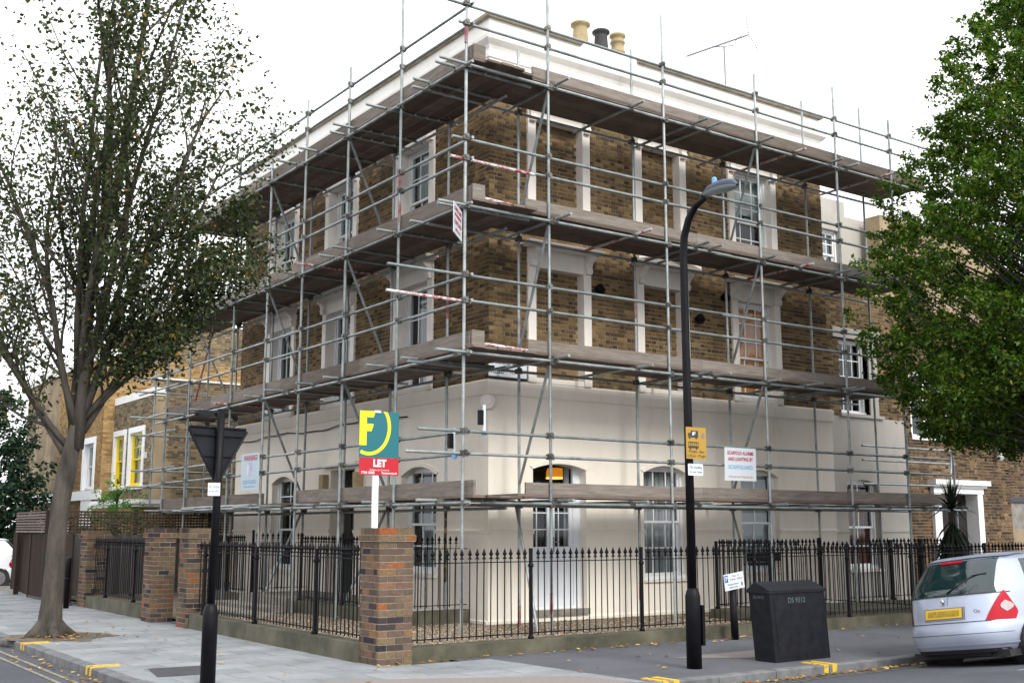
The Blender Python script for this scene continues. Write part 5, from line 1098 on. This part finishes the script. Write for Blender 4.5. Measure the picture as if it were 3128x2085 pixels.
# ================================================================= vegetation
rg = random.Random(11)
def leaves_mesh(name, pts, mat, size=(.05, .085), fold=.25, droop=.3):
    vs = []; fs = []; k = 0
    for p in pts:
        s_ = rg.uniform(*size); a = rg.uniform(0, 6.283); el = rg.gauss(-droop, .6)
        d_ = V((math.cos(a) * math.cos(el), math.sin(a) * math.cos(el), math.sin(el))); w_ = d_.cross(V((rg.gauss(0, .6), rg.gauss(0, .6), 1))).normalized() * s_ * .34; nn = d_.cross(w_).normalized() * s_ * .12
        a0 = p; t = p + d_ * s_; m1 = p + d_ * s_ * .45 + w_ + nn; m2 = p + d_ * s_ * .45 - w_ + nn
        vs += [tuple(a0), tuple(m1), tuple(t), tuple(m2)]; fs += [(k, k + 1, k + 2), (k, k + 2, k + 3)]; k += 4
    me = bpy.data.meshes.new(name); me.from_pydata(vs, [], fs); me.materials.append(mat); return me
def grow(mb, p, d_, L, r, depth, tips, spread=.5, up=.25, seg=5, kids=5, shrink=.55, wob=.12, nmin=4):
    pts = [V(p)]; rs = [r]; c = V(p); d_ = V(d_).normalized()
    for i in range(seg):
        d_ = (d_ + V((rg.gauss(0, wob), rg.gauss(0, wob), rg.gauss(0, wob * .6) + up * .12))).normalized(); c = c + d_ * L / seg; pts.append(c.copy()); rs.append(max(.003, r * (1 - .75 * (i + 1) / seg)))
    mb.path(pts, rs, 8 if r > .04 else 5 if r > .012 else 3)
    if depth == 0:
        for i in range(1, len(pts)): tips.append((pts[i], d_))
        return
    for k in range(kids):
        t = (k + 1 + rg.uniform(-.3, .3)) / (kids + .5); t = max(.15, min(.98, t)); i = min(seg - 1, int(t * seg)); q = pts[i].lerp(pts[i + 1], t * seg - i)
        ax = V((rg.gauss(0, 1), rg.gauss(0, 1), rg.gauss(0, .5))); ax = (ax - d_ * ax.dot(d_)).normalized(); nd = (d_ * 1 + ax * spread * rg.uniform(.7, 1.3) + V((0, 0, up * .5))).normalized()
        grow(mb, q, nd, L * shrink * rg.uniform(.75, 1.15) * (1.15 - .4 * t), rs[i] * .5, depth - 1, tips, spread * 1.05, up * .9, max(3, seg - 1), kids, shrink, wob * 1.2)
# --- left street tree
tr_ = thing('street_tree', 'tall slender street tree with thin green and yellowing leaves at the left kerb', 'tree', (-6.1, 2.35, 0))
bx_, by_ = -6.13, 2.5; fw_ = V((.578, .816, 0)); rt3 = V((.816, -.578, 0))
def LT(r_, f_, z): return V((bx_, by_, 0)) + rt3 * r_ + fw_ * f_ + V((0, 0, z))
m_ = MB(); m_.path([LT(0, 0, -.03), LT(.0, 0, .07), LT(0.0, 0, .22), LT(.01, 0, .5), LT(.02, 0, 1.2), LT(.045, 0, 1.9), LT(.11, 0, 2.45), LT(.22, .0, 3.1)], [.30, .23, .175, .15, .138, .132, .14, .10], 16)
for a in range(5):
    t = a * 1.26 + .3; m_.path([LT(0, 0, .28), LT(.2 * math.cos(t), .2 * math.sin(t), .08), LT(.40 * math.cos(t), .40 * math.sin(t), -.01)], [.11, .09, .03], 7)
tips = []
limbs = [((.20, 0, 2.5), (-.55, .1, 1.0), 4.8, .08), ((.22, 0, 2.6), (-.33, -.3, 1.3), 5.4, .075), ((.18, 0, 2.45), (-.12, .3, 1.6), 7.0, .085), ((.24, 0, 2.75), (.05, -.1, 1.8), 8.6, .10), ((.25, 0, 2.7), (.20, .35, 1.6), 7.6, .085), ((.25, 0, 2.85), (.36, -.1, 1.4), 7.2, .085), ((.24, 0, 2.9), (.78, .15, .95), 4.3, .065), ((.24, 0, 2.6), (.30, -.5, 1.3), 6.2, .07), ((.24, 0, 2.85), (.5, .4, 1.35), 6.2, .07), ((.24, 0, 3.0), (.98, -.25, .70), 3.7, .05), ((.2, 0, 2.6), (-.85, -.1, 1.1), 4.6, .06), ((.22, 0, 3.0), (.10, -.45, 1.7), 7.0, .075), ((.2, 0, 2.7), (-.42, .4, 1.5), 6.4, .07), ((.24, 0, 3.1), (.62, -.4, 1.15), 5.6, .06), ((.24, 0, 3.0), (.85, .3, .8), 4.2, .055), ((.2, 0, 2.7), (-.22, -.1, 1.6), 7.6, .07), ((.24, 0, 3.0), (.5, -.15, 1.5), 7.2, .065)]
for li, (p, d_, L, r) in enumerate(limbs):
    up2 = 0 if li == 3 else [0, .5, .1, .9, .3, .7, .2, 1.1][li % 8]; p = (p[0] - (0 if li == 3 else .02), p[1], p[2] + up2); L = L - up2 * .6; r = r * (1 if li == 3 else .78); L = L * (.92 if d_[0] > .3 else 1); d_ = (d_[0] * (1.15 if d_[0] < 0 else .93), d_[1], d_[2])
    dd = rt3 * d_[0] + fw_ * d_[1] + V((0, 0, d_[2])); grow(m_, LT(*p), dd, L, r, 2, tips, .66, .16, 8, 9, .36, .07)
part('trunk', m_, M['bark'], tr_, smooth=True)
pts = []
for q, d_ in tips:
    zf = max(0.5, min(1.0, 1.25 - (q.z - 3.2) / 8.5)); rr_ = (q - V((bx_, by_, 0))).dot(rt3); n_ = int(3.4 * zf * rg.uniform(.3, 1.9) * (1.35 if rr_ > .8 else .8)) + 1
    for _ in range(n_): pts.append(q + V((rg.gauss(0, .13), rg.gauss(0, .13), rg.gauss(0, .12))))
print('left leaves', len(pts))
put('leaves', leaves_mesh('leaves', pts, M['leafL'], (.06, .105)), tr_, (0, 0, 0), None, {'kind': 'stuff'})
# --- right hornbeam
def dense_tree(name, label, c, prof, nclump, per, csize, mat, lsize, trunk_r=.2, rsq=.5, bark='bark', cat='tree', up_=.8, flat=.75):
    o = thing(name, label, cat, (c[0], c[1], 0)); C = V((c[0], c[1], 0)); m_ = MB(); zt = prof[-1][0]; zb = prof[0][0]
    m_.path([C, C + V((0, 0, zb * .5)), C + V((.05, 0, zb + 1)), C + V((0, .05, (zb + zt) / 2)), C + V((0, 0, zt - .5))], [trunk_r * 1.3, trunk_r, trunk_r * .85, trunk_r * .5, .03], 10); pts = []
    def rad(z):
        for a, b_ in zip(prof, prof[1:]):
            if a[0] <= z <= b_[0]: t = (z - a[0]) / (b_[0] - a[0]); return a[1] + (b_[1] - a[1]) * t
        return .1
    mxr = max(p[1] for p in prof)
    for i in range(nclump):
        while True:
            z = rg.uniform(zb, zt) if i % 5 else rg.uniform(zb, zb + 1.7)
            if rg.random() < (rad(z) / mxr) ** 1.3 + .04: break
        a = rg.uniform(0, 6.283); lump = .93 + .07 * math.sin(3 * a + z * 1.3) + .07 * math.sin(5 * a - z * 2.1); rr_ = rad(z) * (rg.random() ** rsq) * lump
        q = C + V((math.cos(a) * rr_, math.sin(a) * rr_, z)); cs = csize * rg.uniform(.6, 1.25)
        if rr_ > rad(z) * .35 and i % 3 == 0:
            s_ = C + V((0, 0, max(zb * .8, z - rr_ * .7))); m_.path([s_, s_.lerp(q, .5) + V((0, 0, .1)), q], [.035, .02, .006], 4)
        out = V((math.cos(a), math.sin(a), 0)); ax = (out * rg.uniform(.3, 1) + V((rg.gauss(0, .3), rg.gauss(0, .3), up_ * rg.uniform(.3, 1.2)))).normalized(); Ls = cs * 3.2
        for _ in range(int(per * rg.uniform(.6, 1.4))):
            t = rg.random() ** .8; w_ = cs * (.75 - .6 * t)
            pts.append(q + ax * (t - .35) * Ls + V((rg.gauss(0, w_), rg.gauss(0, w_), rg.gauss(0, w_ * flat) - t * t * .12)))
    part('trunk', m_, M[bark], o, smooth=True); put('leaves', leaves_mesh('leaves', pts, M[mat], lsize), o, (0, 0, 0), None, {'kind': 'stuff'}); print(name, len(pts)); return o
dense_tree('hornbeam_tree', 'large dense green tree overhanging the right end of the scaffold and the silver car', (8.15, -6.25), [(2.85, 2.5), (3.2, 3.5), (4.2, 3.9), (5.6, 4.0), (6.6, 3.85), (7.7, 3.4), (8.6, 2.9), (9.6, 2.4), (11, 1.5), (12.8, .1)], 2900, 125, .18, 'leafR', (.045, .095), .22, .46, up_=1.1)
dense_tree('laurel_tree', 'dark glossy evergreen tree at the left edge behind the timber fence', (-3.9, 24.5), [(.6, 2.3), (2.0, 3.0), (3.8, 2.9), (5.2, 2.0), (6.4, .5)], 420, 60, .28, 'leafD', (.12, .2), .15, .4, 'barkd')
dense_tree('laurel_tree', 'second dark evergreen tree far down the left street', (-9.5, 30), [(.6, 2.5), (2.5, 3.5), (5, 3.2), (7, 1.0)], 260, 60, .4, 'leafD', (.16, .26), .2, .4, 'barkd')
dense_tree('garden_bush', 'bright feathery green bush rising above the trellis in front of the porch', (-2.1, 13.3), [(.4, .3), (1.4, .55), (2.0, .65), (2.4, .4), (2.75, .15)], 110, 60, .14, 'leafB', (.03, .07), .03, .5, 'barkd', cat='bush')
# climbing leaves on the trellis
pts = [V((rg.uniform(-3.9, 0), 11.36 + rg.gauss(0, .03), rg.uniform(1.45, 1.95))) for _ in range(600)]
put('climbing_plant', leaves_mesh('climbing_plant', pts, M['leafD'], (.04, .07)), None, (0, 0, 0), None, {'kind': 'stuff'})
# cordyline in front of the right neighbour
cd_ = thing('cordyline', 'dark spiky cordyline plant with drooping dead leaves before the white door surround', 'plant', (9.9, -1.9, 0))
def blades(c, n_, L, up0, up1, wd):
    m_ = MB()
    for _ in range(n_):
        a = rg.uniform(0, 6.283); e = rg.uniform(up0, up1); l = L * rg.uniform(.6, 1.1); d_ = V((math.cos(a) * math.cos(e), math.sin(a) * math.cos(e), math.sin(e))); s_ = V((-math.sin(a), math.cos(a), 0)) * wd; c0 = V(c); p1 = c0 + d_ * l * .5; p2 = c0 + d_ * l - V((0, 0, l * .22 * (1 if e < 1 else .2)))
        m_.add([tuple(c0 - s_ * .6), tuple(c0 + s_ * .6), tuple(p1 + s_), tuple(p1 - s_), tuple(p2)], [(0, 1, 2, 3), (3, 2, 4)])
    return m_
part('trunk', MB().path([(9.9, -1.9, 0), (9.92, -1.9, 1.0), (9.9, -1.9, 1.9)], [.10, .08, .07], 8), M['barkd'], cd_)
part('crown', blades((9.9, -1.9, 1.95), 90, .75, -.2, 1.5, .018), M['palm'], cd_); m_ = MB()
for k in range(12):
    b2 = blades((9.9, -1.9, 1.75 - k * .07), 40, .8, -1.5, -.7, .022); m_.add(b2.v, b2.f)
part('dead_skirt', m_, M['palm'], cd_, kind='stuff')
# fallen leaves
pts = []
for _ in range(230):
    x, y = rg.uniform(-6.4, 6), rg.uniform(-6.3, 8)
    if x > -4.1 and y > -3.6: continue
    pts.append(V((x, y, .012)))
for _ in range(130): pts.append(V((rg.uniform(-4, 7), -3.5 - abs(rg.gauss(0, .12)), .012)))
for _ in range(120): pts.append(V((-6.76 - abs(rg.gauss(0, .15)), rg.uniform(-3, 8), -.085)))
for _ in range(150): pts.append(V((rg.uniform(-1.5, 3), -6.56 - abs(rg.gauss(0, .06)), -.085)))
for _ in range(220): pts.append(V((rg.uniform(-3.6, 8), rg.uniform(-3.1, -.2), .06)))
for _ in range(120): pts.append(V((rg.gauss(-6.05, .35), rg.gauss(2.2, .4), .02)))
vs = []; fs = []; k = 0
for p in pts:
    a = rg.uniform(0, 6.28); s_ = rg.uniform(.025, .05); d_ = V((math.cos(a), math.sin(a), 0)) * s_; w_ = V((-math.sin(a), math.cos(a), 0)) * s_ * .6
    vs += [tuple(p - d_), tuple(p + w_ + V((0, 0, .012))), tuple(p + d_ + V((0, 0, rg.uniform(0, .02)))), tuple(p - w_ + V((0, 0, .004)))]; fs += [(k, k + 1, k + 2), (k, k + 2, k + 3)]; k += 4
me = bpy.data.meshes.new('fallen_leaves'); me.from_pydata(vs, [], fs); me.materials.append(M['fallen']); put('fallen_leaves', me, None, (0, 0, 0), None, {'kind': 'stuff'})
print('objects', len(bpy.data.objects))
